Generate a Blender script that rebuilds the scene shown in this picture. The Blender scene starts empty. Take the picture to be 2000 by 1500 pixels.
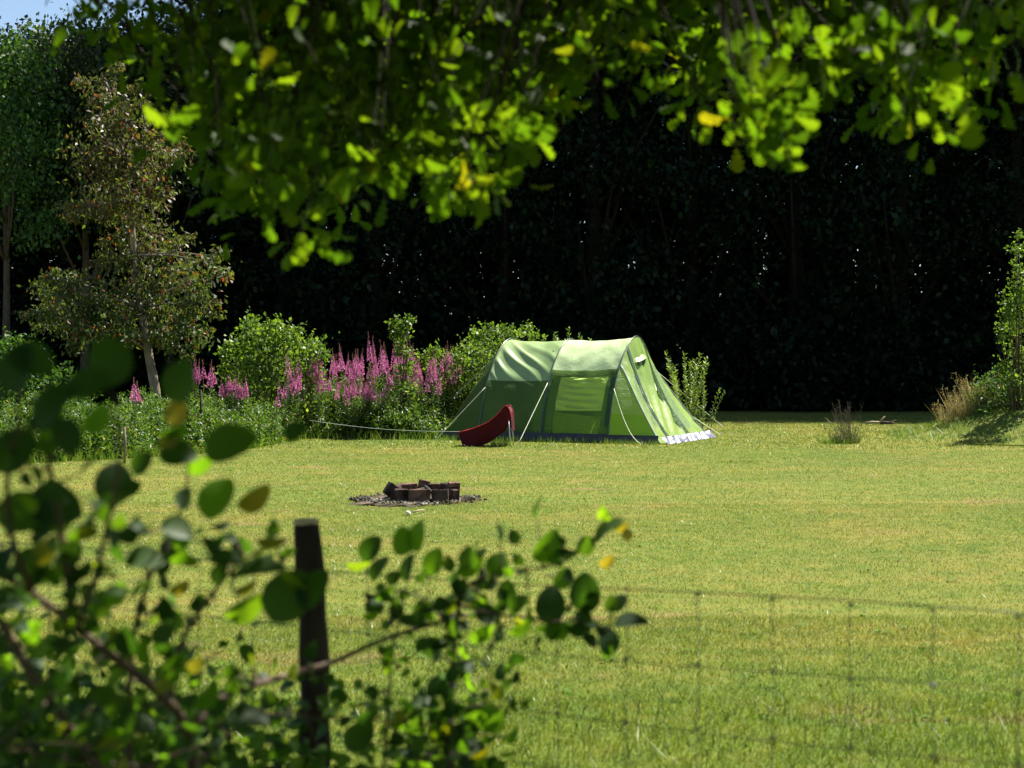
import bpy, math, random
import numpy as np
from mathutils import Vector
R = math.radians
rng = np.random.default_rng(7)
random.seed(7)
sc = bpy.context.scene
COL = sc.collection

# ---------------------------------------------------------------- camera, sky, sun
FOC, HX, HY, CH = 3000.0, 1000.0, 700.0, 1.6      # focal in photo px, horizon, camera height
cd = bpy.data.cameras.new('camera'); cam = bpy.data.objects.new('camera', cd); COL.objects.link(cam)
cam.location = (0, 0, CH); cam.rotation_euler = (R(90), 0, 0)
cd.sensor_width = 36; cd.lens = 54; cd.shift_y = -0.025; cd.clip_start = .05; cd.clip_end = 2000
cd.dof.use_dof = True; cd.dof.focus_distance = 27.0; cd.dof.aperture_fstop = 4.3
sc.camera = cam
SAZ, SEL = R(46), R(57)
SUN = Vector((math.sin(SAZ)*math.cos(SEL), math.cos(SAZ)*math.cos(SEL), math.sin(SEL)))
w = bpy.data.worlds.new('World'); sc.world = w; w.use_nodes = True
nt = w.node_tree; nt.nodes.clear()
sky = nt.nodes.new('ShaderNodeTexSky'); sky.sky_type = 'NISHITA'; sky.sun_disc = False
sky.sun_elevation = SEL; sky.sun_rotation = SAZ; sky.air_density = 1.0; sky.dust_density = .6; sky.ozone_density = 1.6
bg = nt.nodes.new('ShaderNodeBackground'); bg.inputs[1].default_value = .05
ow = nt.nodes.new('ShaderNodeOutputWorld')
nt.links.new(sky.outputs[0], bg.inputs[0]); nt.links.new(bg.outputs[0], ow.inputs[0])
ld = bpy.data.lights.new('sun', 'SUN'); ld.energy = 5.0; ld.angle = R(.5); ld.color = (1, .95, .86)
lo = bpy.data.objects.new('sun', ld); COL.objects.link(lo); lo.rotation_euler = SUN.to_track_quat('Z', 'Y').to_euler()
lo.location = (20, 20, 30)
vs = sc.view_settings; vs.view_transform = 'Standard'; vs.look = 'None'; vs.gamma = 1; vs.exposure = 1.65
sc.cycles.max_bounces = 6; sc.cycles.diffuse_bounces = 3; sc.cycles.transmission_bounces = 4
sc.cycles.transparent_max_bounces = 8; sc.cycles.sample_clamp_indirect = 6

def at(px, py, d):            # photo pixel at forward distance d -> world point
    return np.array([(px-HX)/FOC*d, d, CH+(HY-py)/FOC*d])
def dist(py): return CH*FOC/(py-HY)     # ground distance of a photo row

# ---------------------------------------------------------------- materials
def newmat(name):
    m = bpy.data.materials.new(name); m.use_nodes = True
    n = m.node_tree.nodes; n.clear(); o = n.new('ShaderNodeOutputMaterial')
    return m, m.node_tree, o
def ramp(t, fac, stops, interp='LINEAR'):
    r = t.nodes.new('ShaderNodeValToRGB'); r.color_ramp.interpolation = interp
    e = r.color_ramp.elements
    while len(e) < len(stops): e.new(.5)
    for k, (p, c) in enumerate(stops): e[k].position = p; e[k].color = (*c, 1)
    t.links.new(fac, r.inputs[0]); return r.outputs[0]
def pos(t): return t.nodes.new('ShaderNodeNewGeometry').outputs['Position']
def noise(t, scale, detail=3, rough=.55, vec=None, out=0, stretch=None):
    n = t.nodes.new('ShaderNodeTexNoise'); n.inputs['Scale'].default_value = scale
    n.inputs['Detail'].default_value = detail; n.inputs['Roughness'].default_value = rough
    v = vec if vec is not None else pos(t)
    if stretch:
        mp = t.nodes.new('ShaderNodeMapping'); mp.inputs['Scale'].default_value = stretch
        t.links.new(v, mp.inputs[0]); v = mp.outputs[0]
    t.links.new(v, n.inputs['Vector']); return n.outputs[out]
def mix(t, fac, a, b, blend='MIX'):
    m = t.nodes.new('ShaderNodeMix'); m.data_type = 'RGBA'; m.blend_type = blend
    for s, v in ((0, fac), (6, a), (7, b)):
        if hasattr(v, 'links'): t.links.new(v, m.inputs[s])
        else: m.inputs[s].default_value = v if s == 0 else (*v, 1)
    return m.outputs[2]
def bump(t, h, strength, distance=.02):
    b = t.nodes.new('ShaderNodeBump'); b.inputs['Strength'].default_value = strength
    b.inputs['Distance'].default_value = distance; t.links.new(h, b.inputs['Height']); return b.outputs[0]

def leaf_mat(name, stops, transl=.45, tmul=(1.7, 1.6, .5), rough=.42, spec=.5, clump=0.0):
    m, t, o = newmat(name)
    g = t.nodes.new('ShaderNodeNewGeometry')
    c = ramp(t, g.outputs['Random Per Island'], stops)
    if clump:
        nz = ramp(t, noise(t, clump, 2), [(.3, (.62, .68, .6)), (.7, (1.25, 1.2, 1.1))])
        c = mix(t, 1.0, c, nz, 'MULTIPLY')
    p = t.nodes.new('ShaderNodeBsdfPrincipled'); t.links.new(c, p.inputs['Base Color'])
    p.inputs['Roughness'].default_value = rough; p.inputs['Specular IOR Level'].default_value = spec
    tr = t.nodes.new('ShaderNodeBsdfTranslucent'); tc = mix(t, 1.0, c, tmul, 'MULTIPLY'); t.links.new(tc, tr.inputs[0])
    mx = t.nodes.new('ShaderNodeMixShader'); mx.inputs[0].default_value = transl
    t.links.new(p.outputs[0], mx.inputs[1]); t.links.new(tr.outputs[0], mx.inputs[2]); t.links.new(mx.outputs[0], o.inputs[0])
    return m
def redder_top(m, z0, z1, col):
    t = m.node_tree; pr_ = [n for n in t.nodes if n.type == 'BSDF_PRINCIPLED'][0]; src = pr_.inputs['Base Color'].links[0].from_socket
    g = [n for n in t.nodes if n.type == 'NEW_GEOMETRY'][0]; sx = t.nodes.new('ShaderNodeSeparateXYZ'); t.links.new(g.outputs['Position'], sx.inputs[0])
    mr = t.nodes.new('ShaderNodeMapRange'); mr.inputs[1].default_value = z0; mr.inputs[2].default_value = z1; mr.inputs[4].default_value = .75
    a = t.nodes.new('ShaderNodeMath'); a.operation = 'MULTIPLY_ADD'; t.links.new(noise(t, 1.3, 3), a.inputs[0]); a.inputs[1].default_value = 4; t.links.new(sx.outputs[2], a.inputs[2])
    b = t.nodes.new('ShaderNodeMath'); b.operation = 'SUBTRACT'; t.links.new(a.outputs[0], b.inputs[0]); b.inputs[1].default_value = 2; t.links.new(b.outputs[0], mr.inputs[0])
    t.links.new(mix(t, mr.outputs[0], src, col), pr_.inputs['Base Color'])
def plain(name, col, rough=.7, spec=.3, metal=0, nscale=None, namp=.35, bmp=0, bscale=40, stretch=None):
    m, t, o = newmat(name)
    p = t.nodes.new('ShaderNodeBsdfPrincipled'); p.inputs['Roughness'].default_value = rough
    p.inputs['Specular IOR Level'].default_value = spec; p.inputs['Metallic'].default_value = metal
    if nscale:
        lo_ = tuple(c*(1-namp) for c in col); hi = tuple(min(1, c*(1+namp)) for c in col)
        c = ramp(t, noise(t, nscale, 5, stretch=stretch), [(.32, lo_), (.68, hi)]); t.links.new(c, p.inputs['Base Color'])
    else: p.inputs['Base Color'].default_value = (*col, 1)
    if bmp: t.links.new(bump(t, noise(t, bscale, 4, stretch=stretch), bmp), p.inputs['Normal'])
    t.links.new(p.outputs[0], o.inputs[0]); return m
def fabric(name, col, tcol, transl=.4, rough=.38, spec=.5, bscale=(3, 3, 9), bstr=.5, coat=0):
    m, t, o = newmat(name)
    p = t.nodes.new('ShaderNodeBsdfPrincipled'); p.inputs['Roughness'].default_value = rough
    p.inputs['Specular IOR Level'].default_value = spec
    c = ramp(t, noise(t, 2.2, 3), [(.3, tuple(x*.86 for x in col)), (.7, tuple(min(1, x*1.12) for x in col))])
    t.links.new(c, p.inputs['Base Color'])
    nb = bump(t, noise(t, 2.2, 5, .6, stretch=bscale), bstr, .06); t.links.new(nb, p.inputs['Normal'])
    tr = t.nodes.new('ShaderNodeBsdfTranslucent'); tr.inputs[0].default_value = (*tcol, 1); t.links.new(nb, tr.inputs['Normal'])
    mx = t.nodes.new('ShaderNodeMixShader'); mx.inputs[0].default_value = transl
    t.links.new(p.outputs[0], mx.inputs[1]); t.links.new(tr.outputs[0], mx.inputs[2]); t.links.new(mx.outputs[0], o.inputs[0])
    return m

M = {}
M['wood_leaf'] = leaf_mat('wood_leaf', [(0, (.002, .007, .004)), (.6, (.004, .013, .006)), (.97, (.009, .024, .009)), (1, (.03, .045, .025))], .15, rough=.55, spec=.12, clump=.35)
M['edge_leaf'] = leaf_mat('edge_leaf', [(0, (.03, .07, .02)), (.6, (.05, .12, .025)), (1, (.09, .17, .05))], .35, rough=.5, spec=.25, clump=.6)
M['far_leaf'] = leaf_mat('far_leaf', [(0, (.012, .024, .006)), (.6, (.024, .045, .01)), (1, (.05, .085, .02))], .3, rough=.5, spec=.25, clump=.5)
M['cherry_leaf'] = leaf_mat('cherry_leaf', [(0, (.03, .045, .02)), (.4, (.05, .085, .028)), (.85, (.1, .15, .045)), (.94, (.12, .08, .035)), (1, (.24, .05, .035))], .34, (1.7, 1.6, .5), rough=.5, spec=.3, clump=.9)
redder_top(M['cherry_leaf'], 2.6, 4.6, (.1, .055, .03))
M['bush_leaf'] = leaf_mat('bush_leaf', [(0, (.05, .1, .02)), (.6, (.1, .18, .035)), (1, (.17, .26, .06))], .42, rough=.45, spec=.22, clump=2.5)
M['willow_leaf'] = leaf_mat('willow_leaf', [(0, (.07, .13, .03)), (.6, (.12, .2, .05)), (1, (.22, .3, .1))], .4, rough=.45, spec=.25)
M['weed_leaf'] = leaf_mat('weed_leaf', [(0, (.025, .065, .014)), (.55, (.055, .12, .022)), (.9, (.11, .18, .04)), (1, (.2, .2, .08))], .4, rough=.45, spec=.25, clump=1.6)
M['clover'] = leaf_mat('clover', [(0, (.05, .12, .02)), (1, (.1, .18, .03))], .35, rough=.7, spec=.1)
M['petal'] = leaf_mat('petal', [(0, (.34, .08, .21)), (.6, (.52, .17, .34)), (1, (.66, .32, .48))], .35, (1.1, .8, 1.0), rough=.6, spec=.2)
M['seedhead'] = leaf_mat('seedhead', [(0, (.25, .08, .09)), (1, (.3, .14, .12))], .2, (1, 1, 1), rough=.7)
M['oak_leaf'] = leaf_mat('oak_leaf', [(0, (.009, .024, .004)), (.6, (.018, .042, .005)), (.975, (.03, .055, .006)), (1, (.05, .05, .006))], .5, (7.6, 6.5, .9), rough=.6, spec=.16)
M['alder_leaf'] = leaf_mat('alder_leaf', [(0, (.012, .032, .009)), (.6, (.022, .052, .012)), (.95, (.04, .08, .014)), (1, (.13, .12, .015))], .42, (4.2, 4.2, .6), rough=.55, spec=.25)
M['bramble_leaf'] = leaf_mat('bramble_leaf', [(0, (.02, .05, .01)), (.4, (.04, .09, .016)), (.7, (.09, .17, .022)), (1, (.15, .22, .03))], .45, (2.6, 2.6, .5), rough=.45, spec=.3)
M['yellow_leaf'] = leaf_mat('yellow_leaf', [(0, (.26, .26, .03)), (.6, (.34, .28, .03)), (1, (.5, .22, .03))], .5, (1.3, 1.25, .5), rough=.45)
M['sunlit_leaf'] = leaf_mat('sunlit_leaf', [(0, (.06, .15, .015)), (.8, (.1, .22, .02)), (1, (.2, .22, .02))], .58, (2.6, 2.3, .45), rough=.5, spec=.25)  # lit copy of the alder leaf, with sunshine put into its colour
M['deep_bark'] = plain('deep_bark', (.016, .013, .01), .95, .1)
M['bark'] = plain('bark', (.07, .052, .038), .9, .2, nscale=12, bmp=.8, bscale=30, stretch=(1, 1, .25))
M['pale_bark'] = plain('pale_bark', (.2, .16, .12), .8, .2, nscale=9, bmp=.6, bscale=22, stretch=(1, 1, .3))
M['oak_twig'] = plain('oak_twig', (.028, .02, .014), .8, .15)
M['twig'] = plain('twig', (.09, .055, .035), .7, .3, nscale=30, namp=.3)
M['grey_stalk'] = plain('grey_stalk', (.12, .09, .07), .9, .1, nscale=8, namp=.6)
M['stem'] = plain('stem', (.16, .17, .06), .7, .3)
M['dry'] = plain('dry', (.3, .25, .16), .8, .2, nscale=20)
M['post'] = plain('post', (.045, .03, .023), .9, .15, nscale=14, bmp=1, bscale=40, stretch=(1, 1, .12))
M['cut'] = plain('cut_wood', (.55, .4, .24), .8, .2, nscale=60, namp=.25)
M['wire'] = plain('wire', (.14, .15, .14), .5, .5, metal=.6)
M['rope'] = plain('rope', (.62, .66, .45), .7, .2)
M['white_rope'] = plain('white_rope', (.55, .6, .5), .7, .2)
M['brick'] = plain('brick', (.12, .07, .05), .92, .1, nscale=9, namp=.65, bmp=.8, bscale=35)
M['sooty'] = plain('sooty_brick', (.06, .04, .033), .92, .1, nscale=9, namp=.7, bmp=.8, bscale=35)
M['ash'] = plain('ash', (.075, .06, .045), .95, .1, nscale=7, namp=.85, bmp=1, bscale=50)
M['char'] = plain('char', (.022, .02, .019), .8, .3, nscale=30, namp=.5)
M['stone'] = plain('stone', (.6, .58, .52), .8, .2, nscale=20, namp=.2)
M['red'] = fabric('red_shaded', (.065, .0015, .004), (.09, .001, .002), .03, rough=.75, spec=.2, bscale=(4, 4, 4), bstr=.5)  # chair fabric darkened, its shade painted into the base colour
M['red_lit'] = fabric('red_lit', (.4, .02, .035), (.2, .0, .0), .03, rough=.7, spec=.2)  # brighter copy of the chair fabric, painting sunlight along the rims
M['alloy'] = plain('alloy', (.55, .56, .55), .35, .5, metal=.8)

def grass_col(t, dark=1.0):
    P = pos(t)
    big = noise(t, .22, 4, .6, P); med = noise(t, 1.0, 4, .6, P, stretch=(.7, 1, 1)); fin = noise(t, 4.5, 3, .6, P)
    c = ramp(t, med, [(.3, (.09*dark, .16*dark, .02*dark)), (.45, (.15*dark, .19*dark, .03*dark)), (.6, (.215*dark, .205*dark, .046*dark)), (.74, (.3*dark, .2*dark, .09*dark))])
    g = mix(t, ramp(t, big, [(.42, (0, 0, 0)), (.62, (1, 1, 1))]), c, (.1*dark, .175*dark, .022*dark))
    f = mix(t, .5, g, ramp(t, fin, [(.3, (.09*dark, .14*dark, .02*dark)), (.7, (.28*dark, .24*dark, .06*dark))]))
    # greener long grass near the fence
    sx = t.nodes.new('ShaderNodeSeparateXYZ'); t.links.new(P, sx.inputs[0])
    mr = t.nodes.new('ShaderNodeMapRange'); mr.inputs[1].default_value = 9.3; mr.inputs[2].default_value = 6.6
    add = t.nodes.new('ShaderNodeMath'); add.operation = 'MULTIPLY_ADD'; t.links.new(med, add.inputs[0]); add.inputs[1].default_value = 4.0
    t.links.new(sx.outputs[1], add.inputs[2])
    sub = t.nodes.new('ShaderNodeMath'); sub.operation = 'SUBTRACT'; t.links.new(add.outputs[0], sub.inputs[0]); sub.inputs[1].default_value = 2.0
    t.links.new(sub.outputs[0], mr.inputs[0])
    nearc = ramp(t, fin, [(.3, (.085*dark, .135*dark, .018*dark)), (.55, (.14*dark, .185*dark, .028*dark)), (.75, (.2*dark, .2*dark, .045*dark))])
    f = mix(t, mr.outputs[0], f, nearc)
    br = ramp(t, noise(t, .75, 5, .65, P, stretch=(.6, 1.1, 1)), [(.6, (0, 0, 0)), (.72, (.75, .75, .75))])
    f = mix(t, br, f, (.29*dark, .18*dark, .1*dark))
    sh = ramp(t, noise(t, .5, 6, .7, P, stretch=(.55, 1.2, 1)), [(.3, (.62, .74, .62)), (.5, (.85, .87, .8)), (.7, (.98, .94, .95))])
    return mix(t, 1.0, f, sh, 'MULTIPLY')
m, t, o = newmat('grass_blade')
g = t.nodes.new('ShaderNodeNewGeometry')
c = mix(t, 1.0, grass_col(t), ramp(t, g.outputs['Random Per Island'], [(0, (.74, .78, .7)), (.85, (1.1, 1.08, 1)), (1, (1.4, 1.3, 1.2))]), 'MULTIPLY')
p = t.nodes.new('ShaderNodeBsdfPrincipled'); t.links.new(c, p.inputs['Base Color']); p.inputs['Roughness'].default_value = .42
tr = t.nodes.new('ShaderNodeBsdfTranslucent'); t.links.new(mix(t, 1.0, c, (1.35, 1.3, .6), 'MULTIPLY'), tr.inputs[0])
mx = t.nodes.new('ShaderNodeMixShader'); mx.inputs[0].default_value = .4
t.links.new(p.outputs[0], mx.inputs[1]); t.links.new(tr.outputs[0], mx.inputs[2]); t.links.new(mx.outputs[0], o.inputs[0]); M['grass'] = m
m, t, o = newmat('ground')
p = t.nodes.new('ShaderNodeBsdfPrincipled'); p.inputs['Roughness'].default_value = .9; p.inputs['Specular IOR Level'].default_value = .1
t.links.new(grass_col(t, .85), p.inputs['Base Color']); t.links.new(bump(t, noise(t, 25, 5, .7), .9, .03), p.inputs['Normal'])
t.links.new(p.outputs[0], o.inputs[0]); M['ground'] = m

# tent fabrics
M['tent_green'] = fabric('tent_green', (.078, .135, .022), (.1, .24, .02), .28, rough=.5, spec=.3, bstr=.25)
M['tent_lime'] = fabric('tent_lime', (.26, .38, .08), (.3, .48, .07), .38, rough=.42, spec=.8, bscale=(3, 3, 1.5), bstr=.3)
M['tent_roof_lit'] = fabric('tent_roof_lit', (.5, .62, .3), (.2, .36, .08), .2, rough=.45, spec=1.0, bscale=(3, 3, 1.5), bstr=.22)  # sun glare on the roof is put into this pale base colour
M['tent_upper_lit'] = fabric('tent_upper_lit', (.25, .36, .12), (.06, .2, .04), .14, rough=.42, spec=1.0, bscale=(3, 3, 1.5), bstr=.1)  # same green fabric as the side, paled to paint the sunlit top band
M['tent_panel'] = fabric('tent_panel', (.2, .3, .1), (.5, .66, .2), .62, rough=.5, spec=.3, bscale=(1.5, 1.5, 7), bstr=.6)
M['far_window'] = fabric('far_window', (.5, .6, .4), (.75, .9, .6), .7, rough=.5)
M['tent_low'] = fabric('tent_low', (.07, .12, .02), (.25, .42, .04), .5, rough=.5)
M['tent_dark'] = fabric('tent_dark', (.035, .08, .018), (.06, .14, .02), .3, rough=.4)
M['tent_window'] = fabric('tent_window', (.3, .42, .2), (.34, .48, .2), .45, rough=.22, spec=.8)
M['tent_tab'] = fabric('tent_tab', (.16, .26, .03), (.42, .68, .04), .55)
M['tent_skirt'] = fabric('tent_skirt', (.02, .024, .034), (.02, .02, .03), .05, rough=.35, spec=.6, bstr=1)
M['tent_hem'] = fabric('tent_hem', (.13, .14, .2), (.1, .1, .16), .1, rough=.36, spec=.7, bscale=(3, 3, 3), bstr=.6)
M['inner'] = fabric('inner', (.05, .055, .05), (.02, .02, .02), .1)
M['sleeve'] = plain('sleeve', (.045, .07, .05), .3, .9)
M['sleeve_pale'] = plain('sleeve_pale', (.3, .33, .36), .3, .8)

# ---------------------------------------------------------------- mesh helpers
def finish(name, me, mat, parent=None, smooth=False):
    me.materials.append(mat)
    if smooth: me.polygons.foreach_set('use_smooth', [True]*len(me.polygons))
    o = bpy.data.objects.new(name, me); COL.objects.link(o)
    if parent is not None:
        o.parent = parent
        if parent.type == 'EMPTY':
            o.matrix_parent_inverse.identity()
    return o
def mesh_np(name, V, F, mat, parent=None, smooth=False, origin=None):
    V = np.asarray(V, np.float32); F = np.asarray(F, np.int32)
    if origin is not None: V = V-np.asarray(origin, np.float32)
    k = F.shape[1]
    me = bpy.data.meshes.new(name)
    me.vertices.add(len(V)); me.vertices.foreach_set('co', V.ravel())
    me.loops.add(F.size); me.loops.foreach_set('vertex_index', F.ravel())
    me.polygons.add(len(F)); me.polygons.foreach_set('loop_start', np.arange(0, F.size, k, dtype=np.int32))
    me.polygons.foreach_set('loop_total', np.full(len(F), k, np.int32))
    me.update(calc_edges=True)
    return finish(name, me, mat, parent, smooth)
class MB:                       # quads collector
    def __init__(s): s.V = []; s.F = []; s.n = 0
    def add(s, V, F):
        V = np.asarray(V, float); s.V.append(V); s.F.append(np.asarray(F)+s.n); s.n += len(V)
    def tube(s, pts, rad, sides=7, cap=True):
        pts = np.asarray(pts, float); n = len(pts); rad = np.broadcast_to(np.asarray(rad, float), (n,))
        T = np.gradient(pts, axis=0); T /= np.linalg.norm(T, axis=1)[:, None]+1e-9
        up = np.array([0, 0, 1.]) if abs(T[:, 2]).mean() < .8 else np.array([1., 0, 0])
        A = np.cross(T, up); A /= np.linalg.norm(A, axis=1)[:, None]+1e-9; B = np.cross(T, A)
        an = np.linspace(0, 2*math.pi, sides, endpoint=False)
        V = (pts[:, None]+rad[:, None, None]*(np.cos(an)[None, :, None]*A[:, None]+np.sin(an)[None, :, None]*B[:, None])).reshape(-1, 3)
        F = []
        for i in range(n-1):
            for j in range(sides):
                a, b = i*sides+j, i*sides+(j+1) % sides; F.append((a, b, b+sides, a+sides))
        V = list(V)
        if cap:
            for i, e in ((0, 0), (n-1, 1)):
                ci = len(V); V.append(pts[i])
                for j in range(0, sides):
                    a, b = i*sides+j, i*sides+(j+1) % sides
                    F.append((ci, b, a, ci) if e == 0 else (ci, a, b, ci))
        s.add(V, F)
    def box(s, c, size, rz=0, rx=0, ry=0, jit=0):
        c = np.asarray(c, float); h = np.asarray(size)/2
        from mathutils import Euler
        Mx = np.array(Euler((rx, ry, rz)).to_matrix())
        P = []
        bv = min(size)*.09
        # chamfered box: 24 verts
        idx = {}
        for sx in (-1, 1):
            for sy in (-1, 1):
                for sz in (-1, 1):
                    for ax in range(3):
                        q = np.array([sx*h[0], sy*h[1], sz*h[2]]); k = [sx, sy, sz]
                        for a in range(3):
                            if a != ax: q[a] -= k[a]*bv
                        idx[(sx, sy, sz, ax)] = len(P); P.append(q+rng.normal(0, jit, 3))
        F = []
        for ax in range(3):
            o1, o2 = [a for a in range(3) if a != ax]
            for sg in (-1, 1):
                f = []
                for (p1, p2) in ((-1, -1), (1, -1), (1, 1), (-1, 1)):
                    k = [0, 0, 0]; k[ax] = sg; k[o1] = p1; k[o2] = p2; f.append(idx[(*k, ax)])
                F.append(f)
            for s1 in (-1, 1):          # edge chamfers along ax
                for s2 in (-1, 1):
                    f = []
                    for (e, a_) in ((-1, o1), (1, o1), (1, o2), (-1, o2)):
                        k = [0, 0, 0]; k[ax] = e; k[o1] = s1; k[o2] = s2; f.append(idx[(*k, a_)])
                    F.append(f)
        for sx in (-1, 1):
            for sy in (-1, 1):
                for sz in (-1, 1):
                    a, b, d = (idx[(sx, sy, sz, i)] for i in range(3)); F.append((a, b, d, a))
        s.add(np.array(P)@Mx.T+c, F)
    def build(s, name, mat, parent=None, smooth=False, origin=None):
        V = np.concatenate(s.V); 
        if origin is not None: V = V-np.asarray(origin)
        me = bpy.data.meshes.new(name)
        F = [tuple(dict.fromkeys(map(int, f))) for f in np.concatenate([np.asarray(f).reshape(-1, 4) for f in s.F])]
        me.from_pydata([tuple(v) for v in V], [], F); me.update()
        import bmesh
        bm = bmesh.new(); bm.from_mesh(me); bmesh.ops.recalc_face_normals(bm, faces=bm.faces); bm.to_mesh(me); bm.free()
        return finish(name, me, mat, parent, smooth)
def tag(o, label=None, cat=None, group=None, kind=None):
    if label: o['label'] = label
    if cat: o['category'] = cat
    if group: o['group'] = group
    if kind: o['kind'] = kind
    return o
def empty(name, loc, label, cat, group=None, rz=0):
    o = bpy.data.objects.new(name, None); COL.objects.link(o); o.location = tuple(float(v) for v in loc); o.rotation_euler.z = rz
    o.empty_display_size = .1
    return tag(o, label, cat, group)
def copy_tree(o, parent=None):
    c = o.copy(); COL.objects.link(c)
    if parent is not None: c.parent = parent
    for ch in list(o.children): copy_tree(ch, c)
    return c

def leaf_t(stations, fold=.12, curl=.12):
    """stations: [(t, halfwidth)], leaf length 1 along y; quads either side of the midrib"""
    V = []; F = []
    for (t_, w_) in stations:
        z = -curl*t_*t_
        V += [(-w_, t_, z+fold*w_), (0, t_, z), (w_, t_, z+fold*w_)]
    for i in range(len(stations)-1):
        a = 3*i; F += [(a, a+1, a+4, a+3), (a+1, a+2, a+5, a+4)]
    return np.array(V), np.array(F)
T_DIAM = (np.array([(0, 0, 0), (.32, .5, .08), (0, 1, -.1), (-.32, .5, .08)]), np.array([(0, 1, 2, 3)]))
T_LANCE = (np.array([(0, 0, 0), (.11, .45, .02), (0, 1, -.25), (-.11, .45, .02)]), np.array([(0, 1, 2, 3)]))
T_ROUND = leaf_t([(0, .02), (.08, .2), (.25, .37), (.5, .43), (.75, .36), (.92, .2), (1, .03)], .32, .3)
T_POINT = leaf_t([(0, .02), (.1, .14), (.2, .27), (.3, .31), (.42, .37), (.55, .34), (.68, .29), (.8, .18), (.9, .1), (1, .01)], .3, .3)
T_OAK = leaf_t([(0, .02), (.1, .04), (.17, .13), (.23, .14), (.3, .07), (.38, .2), (.45, .23), (.52, .12), (.6, .28), (.67, .3), (.74, .17), (.82, .27), (.9, .25), (.97, .14), (1, .04)], .25, .28)
def scatter(Tm, P, D, N, S):
    tv, tf = Tm; P = np.asarray(P); D = D/np.linalg.norm(D, axis=1)[:, None]
    X = np.cross(D, N); X /= np.linalg.norm(X, axis=1)[:, None]+1e-9; Z = np.cross(X, D)
    S = np.broadcast_to(np.asarray(S, float), (len(P),))
    V = P[:, None]+S[:, None, None]*(tv[None, :, 0, None]*X[:, None]+tv[None, :, 1, None]*D[:, None]+tv[None, :, 2, None]*Z[:, None])
    F = tf[None]+(np.arange(len(P))*len(tv))[:, None, None]
    return V.reshape(-1, 3), F.reshape(-1, tf.shape[1])
def rdir(n, bias=(0, 0, 0)):
    d = rng.normal(size=(n, 3))+np.array(bias); return d/np.linalg.norm(d, axis=1)[:, None]

# ---------------------------------------------------------------- ground and lawn
def gz(x, y):
    z = .03*np.sin(x*.35+1)*np.sin(y*.3)*np.clip((y-6)/10, 0, 1)*.5
    return z
def mound_h(x, y):
    return .75*np.exp(-(((x-10.9)/2.2)**2+((y-31)/2.0)**2)**1.5)
xs = np.concatenate([np.linspace(-400, -30, 12), np.linspace(-28, 28, 90), np.linspace(30, 400, 12)])
ys = np.concatenate([np.linspace(-200, -6, 8), np.linspace(-4, 60, 110), np.linspace(64, 700, 14)])
X, Y = np.meshgrid(xs, ys); V = np.stack([X, Y, gz(X, Y)], -1).reshape(-1, 3)
nx = len(xs); F = [(j*nx+i, j*nx+i+1, (j+1)*nx+i+1, (j+1)*nx+i) for j in range(len(ys)-1) for i in range(nx-1)]
tag(mesh_np('ground', V, F, M['ground'], smooth=True), kind='structure')
a = np.linspace(0, 1, 26); th = np.linspace(0, 2*math.pi, 49)
V = []; F = []
for r_ in a:
    for q in th[:-1]:
        x, y = 10.9+3.6*r_*math.cos(q), 31+3.1*r_*math.sin(q)
        V.append((x, y, gz(x, y)+mound_h(x, y)*1.0+rng.normal(0, .012)-.012*(r_ > .95)))
for i in range(25):
    for j in range(48): F.append((i*48+j, (i+1)*48+j, (i+1)*48+(j+1) % 48, i*48+(j+1) % 48))
tag(mesh_np('mound', V, F, M['ground'], smooth=True), 'low grassy earth mound under the leafy shrub at the right edge', kind='structure')

def blades(n, d0, d1, h, wd, margin=1.0, bare=None):
    u = rng.random(n); y = np.sqrt(d0*d0+u*(d1*d1-d0*d0)); x = (rng.random(n)*2-1)*(y*.345+margin)
    hh = h*(.5+rng.random(n))
    if bare is not None: hh *= np.clip(bare(x, y), .0, 1)
    k = hh > .004; x, y, hh = x[k], y[k], hh[k]; n = len(x)
    z = gz(x, y)+mound_h(x, y)-.003
    B = np.stack([x, y, z], 1); an = rng.random(n)*6.283
    W = np.stack([np.cos(an), np.sin(an), np.zeros(n)], 1)*(wd*(.6+.8*rng.random(n)))[:, None]
    L = rng.normal(size=(n, 3))*.45; L[:, 2] = 1; L *= hh[:, None]
    V = np.stack([B-W, B+W, B+L], 1).reshape(-1, 3)
    return V, np.arange(3*n).reshape(-1, 3)
FPC = (-1.03, 17.35)
def bare(x, y):
    q = np.arctan2(y-FPC[1], x-FPC[0]); r_ = np.hypot((x-FPC[0]), (y-FPC[1]))*(1+.12*np.sin(q*3+2)+.08*np.sin(q*8))
    return np.clip((r_-.42)/.22, 0, 1)
Vs, Fs = [], []; n0 = 0
for args in ((190000, 5.2, 9.5, .022, .0022), (230000, 9.5, 17, .017, .0028), (190000, 17, 27, .018, .004), (150000, 27, 42, .03, .007)):
    V, F = blades(*args, bare=bare); Vs.append(V); Fs.append(F+n0); n0 += len(V)
tag(mesh_np('lawn_grass', np.concatenate(Vs), np.concatenate(Fs), M['grass']), 'short sunlit yellow green lawn grass', kind='stuff')
# rough, taller grass and clover leaves close to the fence
V1, F1 = blades(22000, 2.2, 7.2, .06, .0028)
tag(mesh_np('rough_grass', V1, F1, M['grass']), 'longer green grass growing by the wire fence', kind='stuff')
n = 900; y = 6+rng.random(n)*2.2; x = (rng.random(n)*2-1)*2.8
V, F = scatter(T_DIAM, np.stack([x, y, .05+rng.random(n)*.05], 1), rdir(n), rdir(n, (0, 0, 3)), .012+rng.random(n)*.014)
tag(mesh_np('clover', V, F, M['clover']), 'small clover leaves in the grass by the fence', kind='stuff')

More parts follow.
